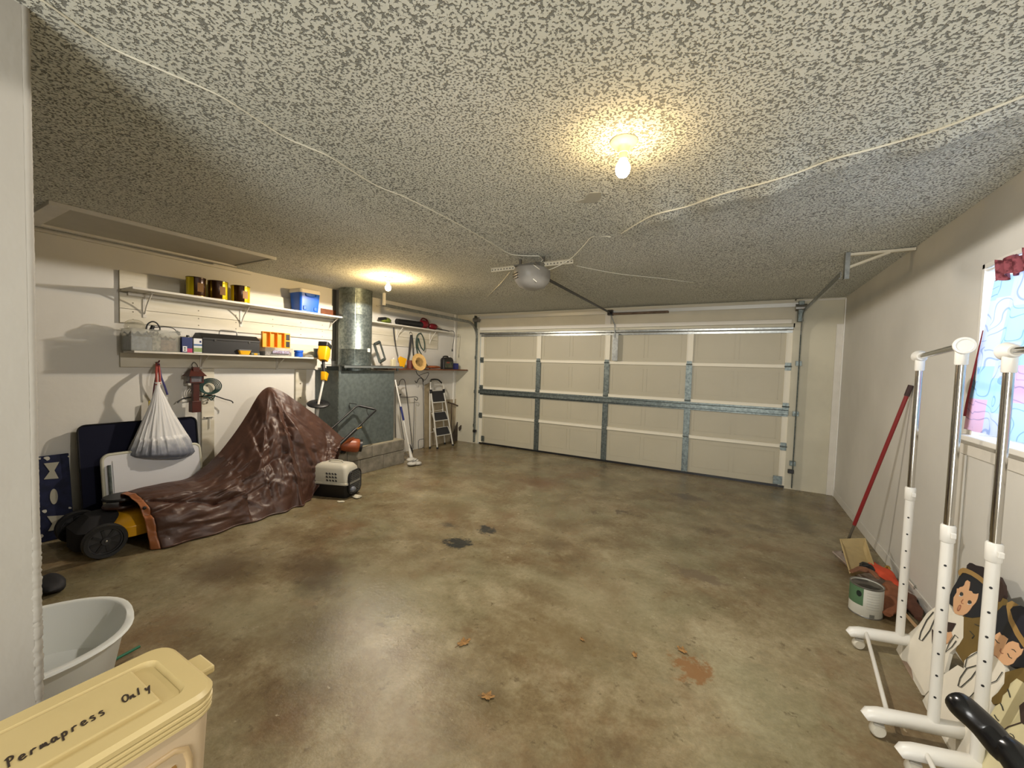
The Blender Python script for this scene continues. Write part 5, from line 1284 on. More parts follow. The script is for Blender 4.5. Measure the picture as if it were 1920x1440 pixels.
def stick(name, lab, cat, a, b_, r_, m_, n=6): 
    o = G().tube([a, b_], r_, n).build(name, m_); return tag(o, lab, cat)
t = thing('tee_handle_tool', 'dark rusty T handled rod leaning in the corner behind the ladder', 'tool', X(846, 838, WL + .05))
rustm = mat('rusty_iron', '4a3a30', .7)
G().tube([X(840, 754, WL + .06), X(859, 761, WL + .06)], .012, 6).build('cross_handle', rustm, t); G().tube([X(847, 757, WL + .06), X(845, 836, WL + .12)], .009, 6).build('shaft', rustm, t)
def slab(name, lab, cat, pix, x, th, m_):
    o = G().plate([X(a, b_, x) for a, b_ in pix], (-th, 0, 0)).build(name, m_, bevel=.002); return tag(o, lab, cat)
dkw = mat('dark_weathered_wood', '4f443a', .8, var=.4, vscale=14)
slab('board_offcut', 'dark upright board offcut leaning behind the ladder foot', 'board', ((858, 792), (861, 789), (860, 826), (848, 829), (850, 815)), WL + .07, .02, dkw)
slab('board_offcut', 'dark slanted board offcut leaning in the corner by the door track', 'board', ((868, 794), (871, 797), (862, 808), (861, 802)), WL + .16, .02, dkw)
slab('wall_stud', 'bare tan wood stud fixed behind the garden hooks', 'stud', ((797, 722), (806, 718), (806, 838), (797, 842)), WL + .025, .02, mat('tan_stud', 'ac9d80', .75, var=.2, vscale=8))
slab('bare_ply_panel', 'bare tan panel low on the wall behind the ladder', 'panel', ((806, 752), (857, 748), (857, 826), (806, 838)), WL + .012, .008, mat('tan_panel', 'b3a58c', .8, var=.2, vscale=5))
# ------------------------------------------------------------------ garment racks
FD = Vector((.96, .27, 0)).normalized(); HX = FD.orthogonal()
SD = Vector((-FD.y, FD.x, 0))
def rack(label, A_, B_, tops, capA=True):
    """A_ and B_: the two upright foot points on the floor"""
    t = thing('garment_rack', label, 'clothes rack', (A_ + B_) / 2)
    bar = (B_ - A_).normalized()
    for q, top in ((A_, tops[0]), (B_, tops[1])):
        a, b_ = q - FD * .235, q + FD * .235
        zf = .092
        pts = [a + Vector((0, 0, zf - .016)), a + FD * .015 + Vector((0, 0, zf - .004)), a + FD * .05 + Vector((0, 0, zf)), q + Vector((0, 0, zf)), b_ - FD * .05 + Vector((0, 0, zf)), b_ - FD * .015 + Vector((0, 0, zf - .004)), b_ + Vector((0, 0, zf - .016))]
        ft = G().tube(pts, [.018, .026, .029, .030, .029, .026, .018], 14).build('foot', M_wplas, t, smooth=60)
        for e_, s in ((a, 1), (b_, -1)):
            c_ = e_ + FD * .05 * s + Vector((0, 0, .0))
            R = frame(SD)
            w_ = G().lathe([(0, -.016), (.022, -.016), (.027, -.010), (.0275, 0), (.027, .010), (.022, .016), (0, .016)], c_ + Vector((0, 0, .029)), 20, R)
            w_.build('caster_wheel', mat('caster_cream', 'cfcabb', .4), ft, smooth=40)
            g = G(); g.tube([c_ + Vector((0, 0, .055)), c_ + Vector((0, 0, .075))], .010, 8); g.box(c_ + FD * .012 * s + Vector((0, 0, .048)), (.012, .006, .03))
            g.box(c_ + Vector((0, 0, .060)), (.034, .040, .006)); g.build('caster_fork', mat('caster_grey', 'a8a49a', .45), ft)
        u0 = q + Vector((0, 0, zf + .01)); zc_ = .885
        G().tube([u0, Vector((q.x, q.y, zc_ - .03))], .0185, 16).build('lower_post', M_wplas, t, smooth=60)
        G().tube([Vector((q.x, q.y, zc_ - .035)), Vector((q.x, q.y, zc_ - .03)), Vector((q.x, q.y, zc_ + .03)), Vector((q.x, q.y, zc_ + .035))], [.019, .0225, .0225, .019], 16).build('collar', M_wplas, t, smooth=40)
        G().tube([Vector((q.x, q.y, zc_ + .03)), Vector((q.x, q.y, top - .05))], .0145, 16).build('chrome_post', M_chrome, t, smooth=60)
        G().box(Vector((q.x, q.y, zc_)) + SD * -.026, (.016, .014, .022)).build('collar_clip', M_wplas, t, bevel=.003)
        cdir = Vector((CAM[0] - q.x, CAM[1] - q.y, 0)).normalized()
        for k in range(7):
            z = .22 + k * .09
            G().tube([Vector((q.x, q.y, z)) + cdir * .0182, Vector((q.x, q.y, z)) + cdir * .0192], .0045, 8).build('peg_hole', M_black, t)
        sgn = 1 if q is A_ else -1
        out = bar * sgn * -1
        G().tube([Vector((q.x, q.y, top - .075)), Vector((q.x, q.y, top - .072)), Vector((q.x, q.y, top - .01))], [.017, .0195, .0195], 16).build('elbow_sleeve', M_wplas, t, smooth=40)
        c_ = Vector((q.x, q.y, top)); R = frame(out)
        G().lathe([(0, -.03), (.019, -.03), (.024, -.018), (.027, .0), (.031, .014), (.033, .022), (.031, .028), (.024, .029), (.022, .027), (0, .027)], c_, 28, R).build('elbow_cap', M_wplas, t, smooth=40)
    G().tube([Vector((A_.x, A_.y, tops[0])), Vector((B_.x, B_.y, tops[1]))], .0135, 16).build('hanging_bar', M_chrome, t, smooth=60)
    off = FD * -.155 + Vector((0, 0, .105))
    G().tube([A_ + off, B_ + off], .0085, 10).build('base_rail', M_wplas, t, smooth=60)
    return t
A_ = Vector((5.045, -4.12, 0)); B_ = Vector((5.115, -3.465, 0))
rack('white and chrome garment rack on casters seen whole, nearest the red broom pole', A_, B_, (1.628, 1.612))
A2 = Vector((5.115, -4.265, 0)); B2 = Vector((5.10, -5.35, 0))
rack('white and chrome garment rack whose chrome bar runs across the window curtain', B2, A2, (1.60, 1.60))

# ------------------------------------------------------------------ plywood choir angels
pn = Vector((1, 0, -.30)).normalized() * -1          # leaning plane facing the room
P0 = Vector((5.120, -3.6, 0))
U7 = lambda x, y: (1640 + x / 3.6, 1040 + y / 3.6)
U2 = lambda x, y: (1700 + x / 6.545, 1030 + y / 6.545)
def cutout(name, lab, off, layers, foot_px):
    t = thing(name, lab, 'cutout', Z(*foot_px))
    for (nm, conv, pts, m_, lift) in layers:
        pp = [onplane(*conv(x, y), P0 + pn * (off + lift), pn) for x, y in pts]
        th = .012 if lift < .0025 else .0015
        G().plate(pp, pn * -th).build(nm, m_, t)
    return t
def line(pts, w_=5):
    """thin ink line as an outline polygon"""
    L_, R_ = [], []
    for i, p in enumerate(pts):
        a = Vector((*pts[max(0, i - 1)], 0)); b_ = Vector((*pts[min(len(pts) - 1, i + 1)], 0)); d_ = (b_ - a).normalized(); n_ = Vector((-d_.y, d_.x, 0)) * w_ / 2
        L_.append((p[0] + n_.x, p[1] + n_.y)); R_.append((p[0] - n_.x, p[1] - n_.y))
    return L_ + R_[::-1]
def oval(cx, cy, rx, ry, n=14): return [(cx + rx * math.cos(2 * math.pi * k / n), cy + ry * math.sin(2 * math.pi * k / n)) for k in range(n)]
M_robe = mat('robe_cream', 'ece7d9', .6, var=.07, vscale=9)
M_skin = mat('painted_skin', 'd9ab83', .6); M_hair = mat('painted_black', '121722', .5); M_halo = mat('halo_gold', '9b7c48', .5)
M_wing = mat('olive_wing', '76602f', .6, var=.2, vscale=10); M_ink = mat('ink_line', '3a3a36', .6); M_brn = mat('painted_dark_brown', '33211c', .6)
M_lip = mat('lip_tan', 'a06a50', .6)
cutout('angel_cutout', 'painted wooden choir angel with open mouth and dark hair, farther from the camera', .0, [
    ('wing', U2, ((690, 800), (930, 810), (1100, 560), (1190, 600), (1210, 900), (1000, 1300), (880, 1420), (700, 1400), (600, 1240), (690, 1000)), M_wing, 0),
    ('robe', U7, ((140, 650), (165, 600), (215, 545), (300, 470), (352, 395), (400, 360), (440, 330), (497, 322), (530, 385), (600, 420), (597, 560), (570, 605), (505, 665), (470, 795), (335, 950), (308, 945), (262, 885), (250, 790), (215, 722), (172, 708)), M_robe, .0005),
    ('robe_notch', U7, ((180, 712), (215, 722), (245, 770), (256, 830), (256, 872), (225, 812), (196, 765)), mat('notch_tan', 'a08a78', .7), .003),
    ('hair', U2, ((520, 665), (528, 570), (560, 480), (610, 400), (650, 320), (690, 275), (780, 270), (880, 340), (960, 420), (1010, 560), (1000, 760), (930, 825), (800, 842), (710, 825), (690, 790), (600, 720)), M_hair, .001),
    ('brown_lock', U2, ((960, 330), (1130, 330), (1180, 430), (1195, 560), (1150, 640), (1010, 660), (960, 500)), M_brn, .0008),
    ('face', U2, ((570, 665), (575, 590), (612, 530), (615, 480), (640, 480), (650, 465), (690, 455), (705, 440), (722, 392), (745, 378), (775, 398), (772, 440), (758, 505), (795, 512), (812, 540), (850, 548), (878, 540), (866, 600), (845, 650), (800, 700), (770, 745), (735, 785), (690, 808), (640, 806), (590, 785), (572, 745)), M_skin, .003),
    ('halo', U2, ((632, 300), (632, 265), (655, 240), (690, 226), (730, 232), (800, 262), (880, 310), (960, 370), (1010, 420), (1000, 450), (945, 432), (870, 370), (790, 318), (720, 290), (680, 288), (650, 325)), M_halo, .004),
    ('cap', U2, ((732, 235), (738, 195), (770, 165), (800, 168), (850, 195), (930, 212), (985, 240), (1010, 330), (1010, 420), (960, 372), (880, 312), (800, 264)), mat('cap_dark', '1c1218', .6), .0035),
    ('eye', U2, oval(670, 548, 20, 25), M_ink, .005), ('eye', U2, oval(770, 648, 22, 24), M_ink, .005),
    ('eye_white', U2, oval(660, 570, 22, 8), M_paper, .0048), ('eye_white', U2, oval(765, 670, 22, 8), M_paper, .0048),
    ('nose', U2, line([(690, 612), (668, 640), (672, 660), (692, 665)], 6), M_lip, .005),
    ('mouth', U2, [(635, 690), (655, 678), (665, 690), (655, 730), (635, 755), (615, 752), (618, 725)], M_lip, .005), ('open_mouth', U2, [(638, 700), (650, 692), (652, 705), (642, 735), (628, 742)], mat('mouth_inner', 'c48f6e', .6), .006),
    ('songbook', U2, ((450, 895), (500, 890), (600, 908), (545, 1005), (500, 1012), (470, 985)), M_brn, .004),
    ('hand', U2, ((465, 1030), (540, 1010), (555, 1060), (500, 1150), (470, 1160), (455, 1110)), M_skin, .004),
    ('sleeve_line', U7, line([(395, 385), (350, 440), (310, 520), (298, 570), (318, 580), (370, 510), (405, 430)], 5), M_ink, .0045),
    ('sleeve_line', U7, line([(560, 560), (540, 540), (500, 600), (475, 660), (520, 620), (548, 580)], 4), M_ink, .0045),
    ('wing_line', U2, line([(830, 915), (890, 940)], 8), M_ink, .003), ('wing_line', U2, line([(770, 1000), (825, 1060), (795, 1090)], 8), M_ink, .003),
    ('dark_sash', U7, ((385, 500), (393, 510), (400, 600), (395, 640), (386, 590)), M_brn, .004)], (1740, 1315))
cutout('angel_cutout', 'painted wooden choir angel with closed eyes and gold halo, nearer the camera', .014, [
    ('wing', U7, ((860, 800), (1000, 760), (1080, 800), (1080, 960), (900, 1000), (800, 1010), (770, 960), (870, 870)), M_wing, 0),
    ('robe', U7, ((600, 770), (606, 715), (650, 670), (705, 645), (790, 640), (850, 700), (880, 765), (872, 870), (830, 930), (790, 965), (770, 1100), (770, 1440), (440, 1440), (430, 1290), (395, 1190), (355, 1060), (322, 985), (345, 950), (470, 805), (560, 745)), M_robe, .0005),
    ('hair', U2, ((1080, 1060), (1078, 900), (1110, 760), (1180, 690), (1260, 680), (1400, 900), (1560, 1150), (1560, 1460), (1280, 1440), (1240, 1400)), M_hair, .001),
    ('face', U2, ((1062, 1080), (1100, 1040), (1140, 1015), (1160, 1050), (1190, 1055), (1240, 1095), (1205, 1180), (1250, 1140), (1300, 1125), (1370, 1150), (1380, 1195), (1400, 1225), (1430, 1218), (1400, 1290), (1345, 1335), (1300, 1400), (1240, 1425), (1190, 1415), (1120, 1345), (1058, 1280)), M_skin, .003),
    ('halo', U2, ((1222, 700), (1232, 655), (1290, 632), (1372, 680), (1300, 702), (1268, 740), (1300, 850), (1390, 1020), (1500, 1180), (1500, 1260), (1430, 1200), (1330, 1050), (1250, 880)), M_halo, .004),
    ('cap', U2, ((1268, 742), (1300, 702), (1400, 690), (1560, 760), (1640, 900), (1640, 1200), (1500, 1180), (1390, 1020), (1300, 850)), mat('cap_navy', '141626', .6), .0035),
    ('eyelid', U2, line([(1085, 1105), (1110, 1140), (1135, 1150)], 8), M_ink, .005), ('eyelid', U2, line([(1235, 1275), (1255, 1320), (1285, 1335)], 8), M_ink, .005),
    ('eyebrow', U2, line([(1285, 1225), (1310, 1230), (1335, 1258)], 7), M_ink, .005), ('nose', U2, line([(1155, 1215), (1140, 1245), (1160, 1275), (1180, 1275)], 6), M_lip, .005),
    ('mouth', U2, line([(1055, 1290), (1090, 1310), (1110, 1330)], 7), M_lip, .005),
    ('cream_wing', U7, ((958, 835), (1000, 860), (1050, 900), (1060, 1100), (985, 1130), (870, 1185), (800, 1150), (782, 1080), (815, 1020), (855, 1000), (865, 950), (900, 920), (915, 870)), mat('feather_cream', 'd8cfa6', .6, var=.1, vscale=8), .001),
    ('feather_line', U7, line([(895, 905), (905, 935), (912, 962)], 6), M_ink, .004), ('feather_line', U7, line([(845, 1000), (858, 1025), (865, 1050)], 6), M_ink, .004), ('feather_line', U7, line([(805, 1080), (820, 1105), (833, 1118)], 6), M_ink, .004),
    ('sleeve_line', U7, line([(690, 745), (620, 765), (575, 830), (560, 885), (580, 893), (650, 830), (700, 760)], 5), M_ink, .0045),
    ('sleeve_line', U7, line([(860, 790), (820, 850), (700, 900), (640, 960), (640, 990), (680, 1000)], 4), M_ink, .0045),
    ('sleeve_fold', U7, line([(700, 650), (620, 700), (606, 760)], 4), M_ink, .0045)], (1795, 1400))
cutout('angel_cutout', 'cream painted wooden angel skirt nearest the camera, cut by the picture edge', .030, [
    ('robe', U7, ((555, 1450), (700, 1350), (800, 1230), (850, 1195), (900, 1160), (985, 1132), (1100, 1150), (1150, 1500), (900, 1600), (500, 1560)), mat('feather_cream', 'd8cfa6'), .0005),
    ('hem_line', U7, line([(845, 1200), (900, 1160), (985, 1132)], 6), M_brn, .003), ('fold_line', U7, line([(910, 1205), (930, 1215), (940, 1235)], 5), M_ink, .003),
    ('brown_edge', U7, ((975, 1020), (1010, 990), (1060, 1100), (1010, 1150), (985, 1130)), M_brn, .003)], (1860, 1440))

# black handle rising in the near corner
pth = [Z(1792, 1312, .63), Z(1808, 1328, .625), Z(1845, 1362, .60), Z(1880, 1402, .58), Z(1925, 1450, .56), Vector((5.06, -5.15, .35)), Vector((5.15, -5.25, .02))]
t = thing('tool_handle', 'thick glossy black curved handle rising in the near corner before the angels', 'handle', pth[-1])
cm = catmull(pth, 8)
rr_ = list(np.interp(range(len(cm)), [0, 1, 3, 6, 9, 14, 22, 60], [.010, .022, .029, .032, .0325, .032, .033, .04]))
G().tube(cm, rr_, 20).build('grip', mat('gloss_black', '0c0c0e', .22), t, smooth=70)

# ------------------------------------------------------------------ painting gear beside the right wall
a1 = X(1705, 730, WR - .02); b1 = Z(1598, 996, .17); b1 = a1 + (Z(1579, 1040, .02) - a1) * .80; c1 = Z(1579, 1040, .015)
t = thing('extension_pole', 'dark red painting pole leaning against the wall by the paint trays', 'pole', c1)
G().tube([a1, b1], .0135, 10).build('red_pole', mat('pole_red', '7c1a1c', .4), t, smooth=60)
G().tube([a1 + (a1 - b1).normalized() * .03, a1 + (b1 - a1).normalized() * .05], .0165, 10).build('end_cap', mat('cap_brown', '35201f', .6), t)
G().tube([b1, c1], .010, 8).build('metal_rod', mat('dull_rod', '5f594d', .5, .3), t, smooth=60)
# long white tray
def tray(name, lab, quad, z0_, h_, m_, sl=.0, wall=.003, cat='paint tray', inner=.82):
    c_ = sum(quad, Vector()) / 4
    t = thing(name, lab, cat, Vector((c_.x, c_.y, z0_)))
    top_ = [Vector((p.x, p.y, p.z + z0_ + h_)) for p in quad]; bt = [Vector((c_.x + (p.x - c_.x) * inner, c_.y + (p.y - c_.y) * inner, p.z + z0_)) for p in quad]
    g = G().add(top_ + bt, [(4, 5, 6, 7)] + [(i, (i + 1) % 4, (i + 1) % 4 + 4, i + 4) for i in range(4)]); g.build('tray_shell', m_, t, solid=wall)
    G().tube(top_ + [top_[0]], .006, 6, caps=False).build('rim', m_, t, smooth=60)
    return t
q4 = [Z(1561, 1044), Z(1601, 1040), Z(1724, 1132), Z(1682, 1152)]
tray('paint_tray', 'long flat white tray on the floor under the rags and paint can', [Vector((p.x, p.y, 0)) for p in q4], .006, .035, mat('tray_pinkish', 'b8aca2', .6, col2='877467', vscale=14))
q4 = [Z(1574, 1037, .09), Z(1620, 1035, .09), Z(1640, 1068, .09), Z(1594, 1078, .09)]
for i, p in enumerate(q4): p.z = [.10, .10, .0, .0][i]
tray('paint_tray', 'small tan roller tray tilted on top of the white tray', q4, .055, .045, mat('tray_tan', 'b39f72', .5, var=.1, vscale=20), inner=.72)
# paint can
c_ = Z(1622, 1148)
t = thing('paint_can', 'gallon paint can with green and white label beside the roller trays', 'paint can', c_)
rc, hc = .083, .185
M_lab = bpy.data.materials.new('can_paper'); M_lab.use_nodes = True; nt = M_lab.node_tree; N = nt.nodes; Lk = nt.links; b = N['Principled BSDF']; b.inputs['Roughness'].default_value = .45
b.inputs['Base Color'].default_value = lin('c9c8bd')
G().lathe([(0, 0), (rc, 0), (rc, hc), (rc * .93, hc), (rc * .93, hc - .006), (0, hc - .006)], c_, 40).build('can', M_lab, t, smooth=40)
G().lathe([(rc, .002), (rc * 1.02, .0), (rc * 1.02, .006), (rc, .008)], c_, 40).build('bottom_rim', M_steel, t, smooth=60)
G().lathe([(rc, hc - .006), (rc * 1.025, hc - .003), (rc * 1.02, hc + .004), (rc * .95, hc + .003), (rc * .94, hc - .004)], c_, 40).build('top_rim', M_steel, t, smooth=60)
G().lathe([(0, 0), (rc * .93, 0), (rc * .93, .002), (0, .002)], c_ + Vector((0, 0, hc - .006)), 40).build('lid', mat('lid_metal', '8d8b84', .3, .8), t)
cd = math.atan2(CAM[1] - c_.y, CAM[0] - c_.x)
def patch(a0, a1, z0_, z1_, m_, nm, lift=.0008, n=12):
    g = G(); vs = []
    for i in range(n + 1):
        a = cd + a0 + (a1 - a0) * i / n
        for z in (z0_, z1_): vs.append(c_ + Vector(((rc + lift) * math.cos(a), (rc + lift) * math.sin(a), z)))
    fs = [(2 * i, 2 * i + 2, 2 * i + 3, 2 * i + 1) for i in range(n)]
    return g.add(vs, fs).build(nm, m_, t, smooth=60)
patch(-1.5, -.15, hc * .38, hc * .97, mat('label_green', '4c6b4c', .5), 'green_label')
g = G(); n = 18
vs = [];
for k in range(n):
    a = 2 * math.pi * k / n; an = cd - .42 + .17 * math.cos(a) ; vs.append(c_ + Vector(((rc + .0016) * math.cos(an), (rc + .0016) * math.sin(an), hc * .76 + .019 * math.sin(a))))
g.add(vs, [tuple(range(n))]).build('round_emblem', mat('emblem_black', '14201a', .5), t)
patch(.25, .55, hc * .05, hc * .16, mat('barcode_grey', '77776f', .6), 'barcode')
for k in range(7): patch(.05, .85, hc * (.86 - k * .09), hc * (.86 - k * .09) + .0016, mat('fine_print', '9d9c92', .6), 'print_line')
# rags
def rag(name, lab, pts, z_, thk, m_, seed, cat='rag'):
    """soft rumpled cloth along a path"""
    c = catmull(pts, 8); rg = random.Random(seed); ph = [rg.uniform(0, 6.28) for _ in range(4)]
    g = G(); n = len(c); vs = []; K = 20
    for i, p in enumerate(c):
        f = i / (n - 1); w_ = thk * (.35 + .9 * math.sin(math.pi * min(.93, max(.07, f))) ) * (1 + .15 * math.sin(f * 14 + ph[0]))
        d_ = (c[min(i + 1, n - 1)] - c[max(i - 1, 0)]).normalized(); s_ = d_.cross(Vector((0, 0, 1))).normalized()
        for k in range(K):
            a = 2 * math.pi * k / K; r_ = w_ * (1 + .13 * math.sin(3 * a + f * 8 + ph[1]) + .10 * math.sin(5 * a - f * 11 + ph[2]))
            z = p.z + r_ * math.sin(a) * .55
            vs.append(Vector((p.x + s_.x * r_ * math.cos(a), p.y + s_.y * r_ * math.cos(a), max(.003, z))))
    fs = [(i * K + k, i * K + (k + 1) % K, (i + 1) * K + (k + 1) % K, (i + 1) * K + k) for i in range(n - 1) for k in range(K)] + [tuple(range(K))[::-1], tuple(range((n - 1) * K, n * K))]
    return tag(g.add(vs, fs).build(name, m_, smooth=70), lab, cat)
rag('rag', 'bright orange red rag draped along the tray by the wall', [Z(1636, 1056, .10), Z(1650, 1068, .10), Z(1672, 1088, .085), Z(1692, 1108, .06)], 0, .038, mat('orange_cloth', 'c04628', .8, bump=.004, bscale=30), 3)
rag('rag', 'brown crumpled rag bundle behind the paint can', [Z(1668, 1092, .08), Z(1672, 1110, .07), Z(1668, 1132, .055), Z(1664, 1152, .045)], 0, .048, mat('brown_cloth', '8c5638', .85, var=.3, vscale=14, bump=.004, bscale=30), 5)
rag('rag', 'dark brown rag lying beyond the rack post near the wall', [Z(1700, 1112, .06), Z(1708, 1130, .05), Z(1722, 1160, .04)], 0, .034, mat('dark_brown_cloth', '5f3a2a', .85, var=.3, vscale=14), 6)
rag('rag', 'thin brown rag lying over the back of the paint can lid', [Z(1596, 1072, .192), Z(1612, 1067, .194), Z(1632, 1071, .192), Z(1646, 1084, .186)], 0, .020, mat('tan_brown_cloth', '7a5137', .85, var=.3, vscale=20), 8)
rag('glove', 'black rubber glove between the tan tray and the orange rag', [Z(1614, 1062, .155), Z(1626, 1060, .16), Z(1640, 1070, .14)], 0, .024, M_black, 9, 'glove')
g = G().tube([Z(1698, 1152, .02), Z(1724, 1182, .02)], .012, 4); o = g.build('paint_stick', mat('pale_wood', 'c2a077', .7)); tag(o, 'pale wooden paint stick on the floor behind the rack foot', 'stick')
g = G().tube([Z(1657, 1070, .11), Z(1664, 1062, .12), Z(1668, 1066, .13)], .008, 6, smoothn=4); o = g.build('mustard_string', mat('mustard', '9b7a2c', .8), smooth=60); tag(o, 'curl of mustard yellow twine on the orange rag', 'twine')
q4 = [Z(1688, 1098), Z(1704, 1092), Z(1724, 1118), Z(1712, 1128)]
tray('paint_tray', 'small white shallow tray beyond the rack post against the wall', [Vector((p.x, p.y, 0)) for p in q4], .07, .03, M_white)

# ------------------------------------------------------------------ tub, hamper and floor bits at the near corner
c_ = Vector((1.665, -6.02, 0)); t = thing('plastic_tub', 'large white oval plastic tub on the floor behind the hamper', 'tub', c_)
ang = math.radians(-14); rot = Matrix.Rotation(ang, 3, 'Z')
def sup(hx, hy, z, n=48, e_=2.5):
    out = []
    for k in range(n):
        a = 2 * math.pi * k / n; ca, sa = math.cos(a), math.sin(a)
        out.append(c_ + rot @ Vector((hx * abs(ca) ** (2 / e_) * (1 if ca > 0 else -1), hy * abs(sa) ** (2 / e_) * (1 if sa > 0 else -1), z)))
    return out
M_tub = mat('tub_white', 'eceeea', .35)
rings = [sup(.265, .37, .004), sup(.28, .385, .02), sup(.315, .425, .225), sup(.322, .430, .232), sup(.342, .450, .232), sup(.348, .456, .240), sup(.345, .452, .250), sup(.322, .430, .252), sup(.315, .423, .245), sup(.28, .38, .03), sup(.25, .355, .018)]
n = 48; vs = [p for r_ in rings for p in r_]; fs = [(j * n + k, j * n + (k + 1) % n, (j + 1) * n + (k + 1) % n, (j + 1) * n + k) for j in range(len(rings) - 1) for k in range(n)]
fs.append(tuple(range(n))[::-1]); fs.append(tuple(range((len(rings) - 1) * n, len(rings) * n)))
G().add(vs, fs).build('basin', M_tub, t, smooth=50)
o = G().tube([Z(62, 1302, .03), Z(85, 1300, .045), Z(100, 1292, .045), Z(140, 1272, .03), Z(200, 1245, .03), Z(262, 1212, .03)], [.02, .02, .014, .008, .007, .007], 8).build('garden_stake', mat('bright_green', '1f6a4c', .5), smooth=60); tag(o, 'dark green rod with a knobbed end lying along the white tub', 'rod')
p = Z(88, 1112); lump('shoe', 'low black shoe on the floor beyond the white tub', 'shoe', p + Vector((-.03, .02, .04)), (.13, .07, .045), mat('shoe_black', '17161a', .7), 4)

hm = thing('laundry_hamper', 'cream lidded laundry hamper with handwriting on the lid beside the partition', 'hamper', (2.935, -6.1, 0))
M_ham = mat('hamper_cream', 'c6b27e', .42, var=.05, vscale=5); M_hamb = mat('hamper_body', 'c2ad8e', .45, var=.05, vscale=5)
hx0, hx1, hyE, hyN = 2.772, 3.098, -5.80, -6.42; ZL = .60
hcx, hcy = (hx0 + hx1) / 2, (hyE + hyN) / 2; hhx, hhy = (hx1 - hx0) / 2, (hyE - hyN) / 2
def hr(z, ins, r_=.055): return [Vector((hcx + x, hcy + y, z)) for x, y in rrect(0, 0, hhx - ins, hhy - ins, max(.012, r_ - ins), 6)]
loft(G(), [hr(.004, .045), hr(.03, .040), hr(.52, .012), hr(.535, .010)]).build('body', M_hamb, hm, smooth=40)
for k in range(3):
    z = .537 + k * .013
    loft(G(), [hr(z, .006 - k * .001), hr(z + .002, .002 - k * .001), hr(z + .008, .002 - k * .001), hr(z + .010, .006 - k * .001), hr(z + .0125, .010)]).build('rim_ridge', M_ham, hm, smooth=40)
# lid: raised border, sunken channel round a raised centre
L0 = G(); rings = [hr(.577, .002), hr(.590, .0), hr(ZL, .010), hr(ZL, .052, .085), hr(ZL - .013, .060, .09), hr(ZL - .013, .066, .09)]
n = len(rings[0]); vs = [p for r_ in rings for p in r_]; fs = [(j * n + k, j * n + (k + 1) % n, (j + 1) * n + (k + 1) % n, (j + 1) * n + k) for j in range(len(rings) - 1) for k in range(n)]
fs.append(tuple(range(n))[::-1]); fs.append(tuple(range((len(rings) - 1) * n, len(rings) * n)))
L0.add(vs, fs).build('lid', M_ham, hm, smooth=35)
lid_c = [Vector((hx0 + .058, hyE - .100, 0)), Vector((hx0 + .058, hyN + .06, 0)), Vector((hx1 - .075, hyN + .06, 0)), Vector((hx1 - .075, hyE - .100, 0))]
g = G(); rr2 = [(p.x, p.y) for p in lid_c]
g.add([(x, y, ZL - .014) for x, y in rr2] + [(x + (hcx - x) * .04, y + (hcy - y) * .03, ZL - .001) for x, y in rr2], [(0, 1, 5, 4), (1, 2, 6, 5), (2, 3, 7, 6), (3, 0, 4, 7), (4, 5, 6, 7)])
g.build('lid_panel', M_ham, hm, bevel=.003)
G().bb((2.90, hyE - .005, .565), (2.99, hyE + .035, .588)).build('latch_tab', M_ham, hm, bevel=.006)
# recessed panel and slots on the long side
def side(y, z): # point on the tapered side face at x max
    ins = .012 + (.045 - .012) * (.52 - z) / .52
    return Vector((hx1 - ins + .0006, y, z))
fr_ = [side(*p) for p in ((hyE - .065, .10), (hyE - .065, .43), (hyE - .075, .47), (hyE - .10, .485), (hyN + .10, .485), (hyN + .075, .47), (hyN + .065, .43), (hyN + .065, .10))]
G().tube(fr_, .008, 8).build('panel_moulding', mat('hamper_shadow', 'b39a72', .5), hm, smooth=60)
ns = 14
for i in range(ns):
    y = hyE - .10 - i * .030; zt_ = .40 - .05 * abs((i - (ns - 1) / 2) / (ns / 2)) ** 0 * 0
    ztop = .445
    pts_ = [side(y + dx, z) for dx, z in ((-.007, .15), (.007, .15), (.007, ztop - .008), (.004, ztop), (-.004, ztop), (-.007, ztop - .008))]
    G().plate(pts_, (.0012, 0, 0)).build('vent_slot', mat('slot_brown', '8f6a35', .7), hm)
# handwriting, black marker
GL = {'P': [[(.15, 0), (.3, 1)], [(.05, .85), (.45, 1.02), (.75, .85), (.6, .6), (.22, .5)]], 'e': [[(.1, .25), (.6, .32), (.55, .5), (.3, .5), (.12, .25), (.3, .02), (.75, .15)]], 'r': [[(.1, 0), (.25, .45), (.3, .38), (.5, .5), (.7, .42)]],
      'm': [[(.0, .05), (.12, .45), (.15, .1), (.3, .45), (.38, .1), (.55, .45), (.65, .05), (.85, .12)]], 'a': [[(.6, .42), (.3, .48), (.08, .2), (.25, 0), (.5, .2), (.6, .42), (.62, .08), (.85, .12)]], 'p': [[(.0, -.4), (.2, .48)], [(.15, .3), (.4, .5), (.62, .32), (.45, .05), (.15, .05)]],
      's': [[(.62, .46), (.32, .54), (.18, .38), (.5, .22), (.42, .0), (.05, .03)]], 'O': [[(.5, .95), (.15, .7), (.1, .25), (.4, 0), (.8, .3), (.85, .75), (.5, .95)]], 'n': [[(.0, .02), (.15, .45), (.2, .2), (.42, .48), (.5, .05), (.7, .1)]], 'l': [[(.1, .05), (.3, 1.0)]], 'y': [[(.1, .5), (.25, .1), (.6, .5)], [(.75, .6), (.3, -.45)]]}
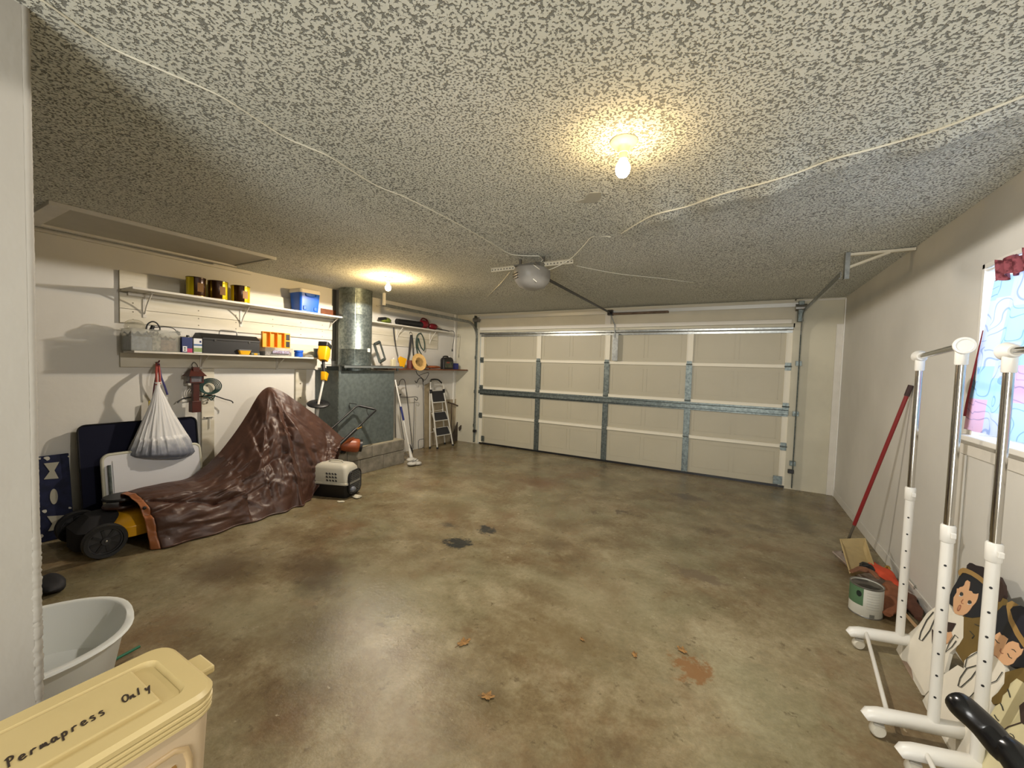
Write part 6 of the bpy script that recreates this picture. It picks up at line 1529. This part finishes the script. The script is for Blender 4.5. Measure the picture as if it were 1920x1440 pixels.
def write(word, s_px, e_px, h_):
    a = Z(*s_px, ZL); b_ = Z(*e_px, ZL); e1_ = (b_ - a).normalized(); e2_ = Vector((-e1_.y, e1_.x, 0)); W__ = (b_ - a).length / len(word)
    for i, ch in enumerate(word):
        g = G()
        for st in GL[ch]:
            c = catmull([a + e1_ * (W__ * (i + x * .95 + .12 * y)) + e2_ * (h_ * y) + Vector((0, 0, .0)) for x, y in st], 5)
            g.tube([Vector((p.x, p.y, ZL + .0006)) for p in c], .0021, 6)
        g.v = [Vector((p.x, p.y, ZL + .0 + (p.z - ZL) * .3)) for p in g.v]
        g.build('ink_letter', mat('marker_ink', '2a1d12', .6), hm)
write('Permapress', (14, 1440), (204, 1334), .034)
write('Only', (231, 1318), (287, 1290), .032)
# ------------------------------------------------------------------ dry leaves
def leaf(px, py, s, rz, lab, curl=.5):
    p = Z(px, py); rg = random.Random(int(px))
    out = []; n = 40
    for k in range(n):
        a = 2 * math.pi * k / n; r_ = s * (.42 + .30 * abs(math.cos(a * 2.5)) ** 1.5 * (1 if k % 2 else .85)) * (1.25 if abs(a - math.pi) > 2 else .9)
        out.append((r_ * math.cos(a), r_ * .72 * math.sin(a)))
    vs = [Vector((0, 0, .012))]
    R = Matrix.Rotation(rz, 3, 'Z')
    for (x, y) in out: vs.append(R @ Vector((x, y, .004 + curl * s * ((y / s) ** 2 * 1.3 + .35 * (x / s) ** 2) + rg.uniform(0, .003))))
    fs = [(0, k + 1, (k + 1) % n + 1) for k in range(n)]
    g = G().add([p + v for v in vs], fs)
    o = g.build('oak_leaf', mat('dry_leaf', '9a7340', .8, var=.3, vscale=40), solid=.0015); tag(o, lab, 'leaf')
    G().tube([p + R @ Vector((-s * .9, 0, .004)), p + R @ Vector((s * .6, 0, .014))], .0016, 5).build('vein', mat('leaf_stem', '6b4c28', .8), o)
    return o
leaf(868, 1208, .055, 1.2, 'curled tan oak leaf on the open floor, the larger of the middle two')
leaf(912, 1308, .045, .4, 'small curled tan leaf on the floor nearest the camera')
leaf(1190, 1230, .030, 2.0, 'tiny dark dry leaf on the floor beside the brown splash stain', .3)
leaf(1280, 1222, .040, 2.6, 'thin tan leaf lying at the edge of the brown splash stain')
leaf(1092, 1201, .022, 2.6, 'tiny brown leaf scrap on the floor beyond the dark dry leaf', .3)
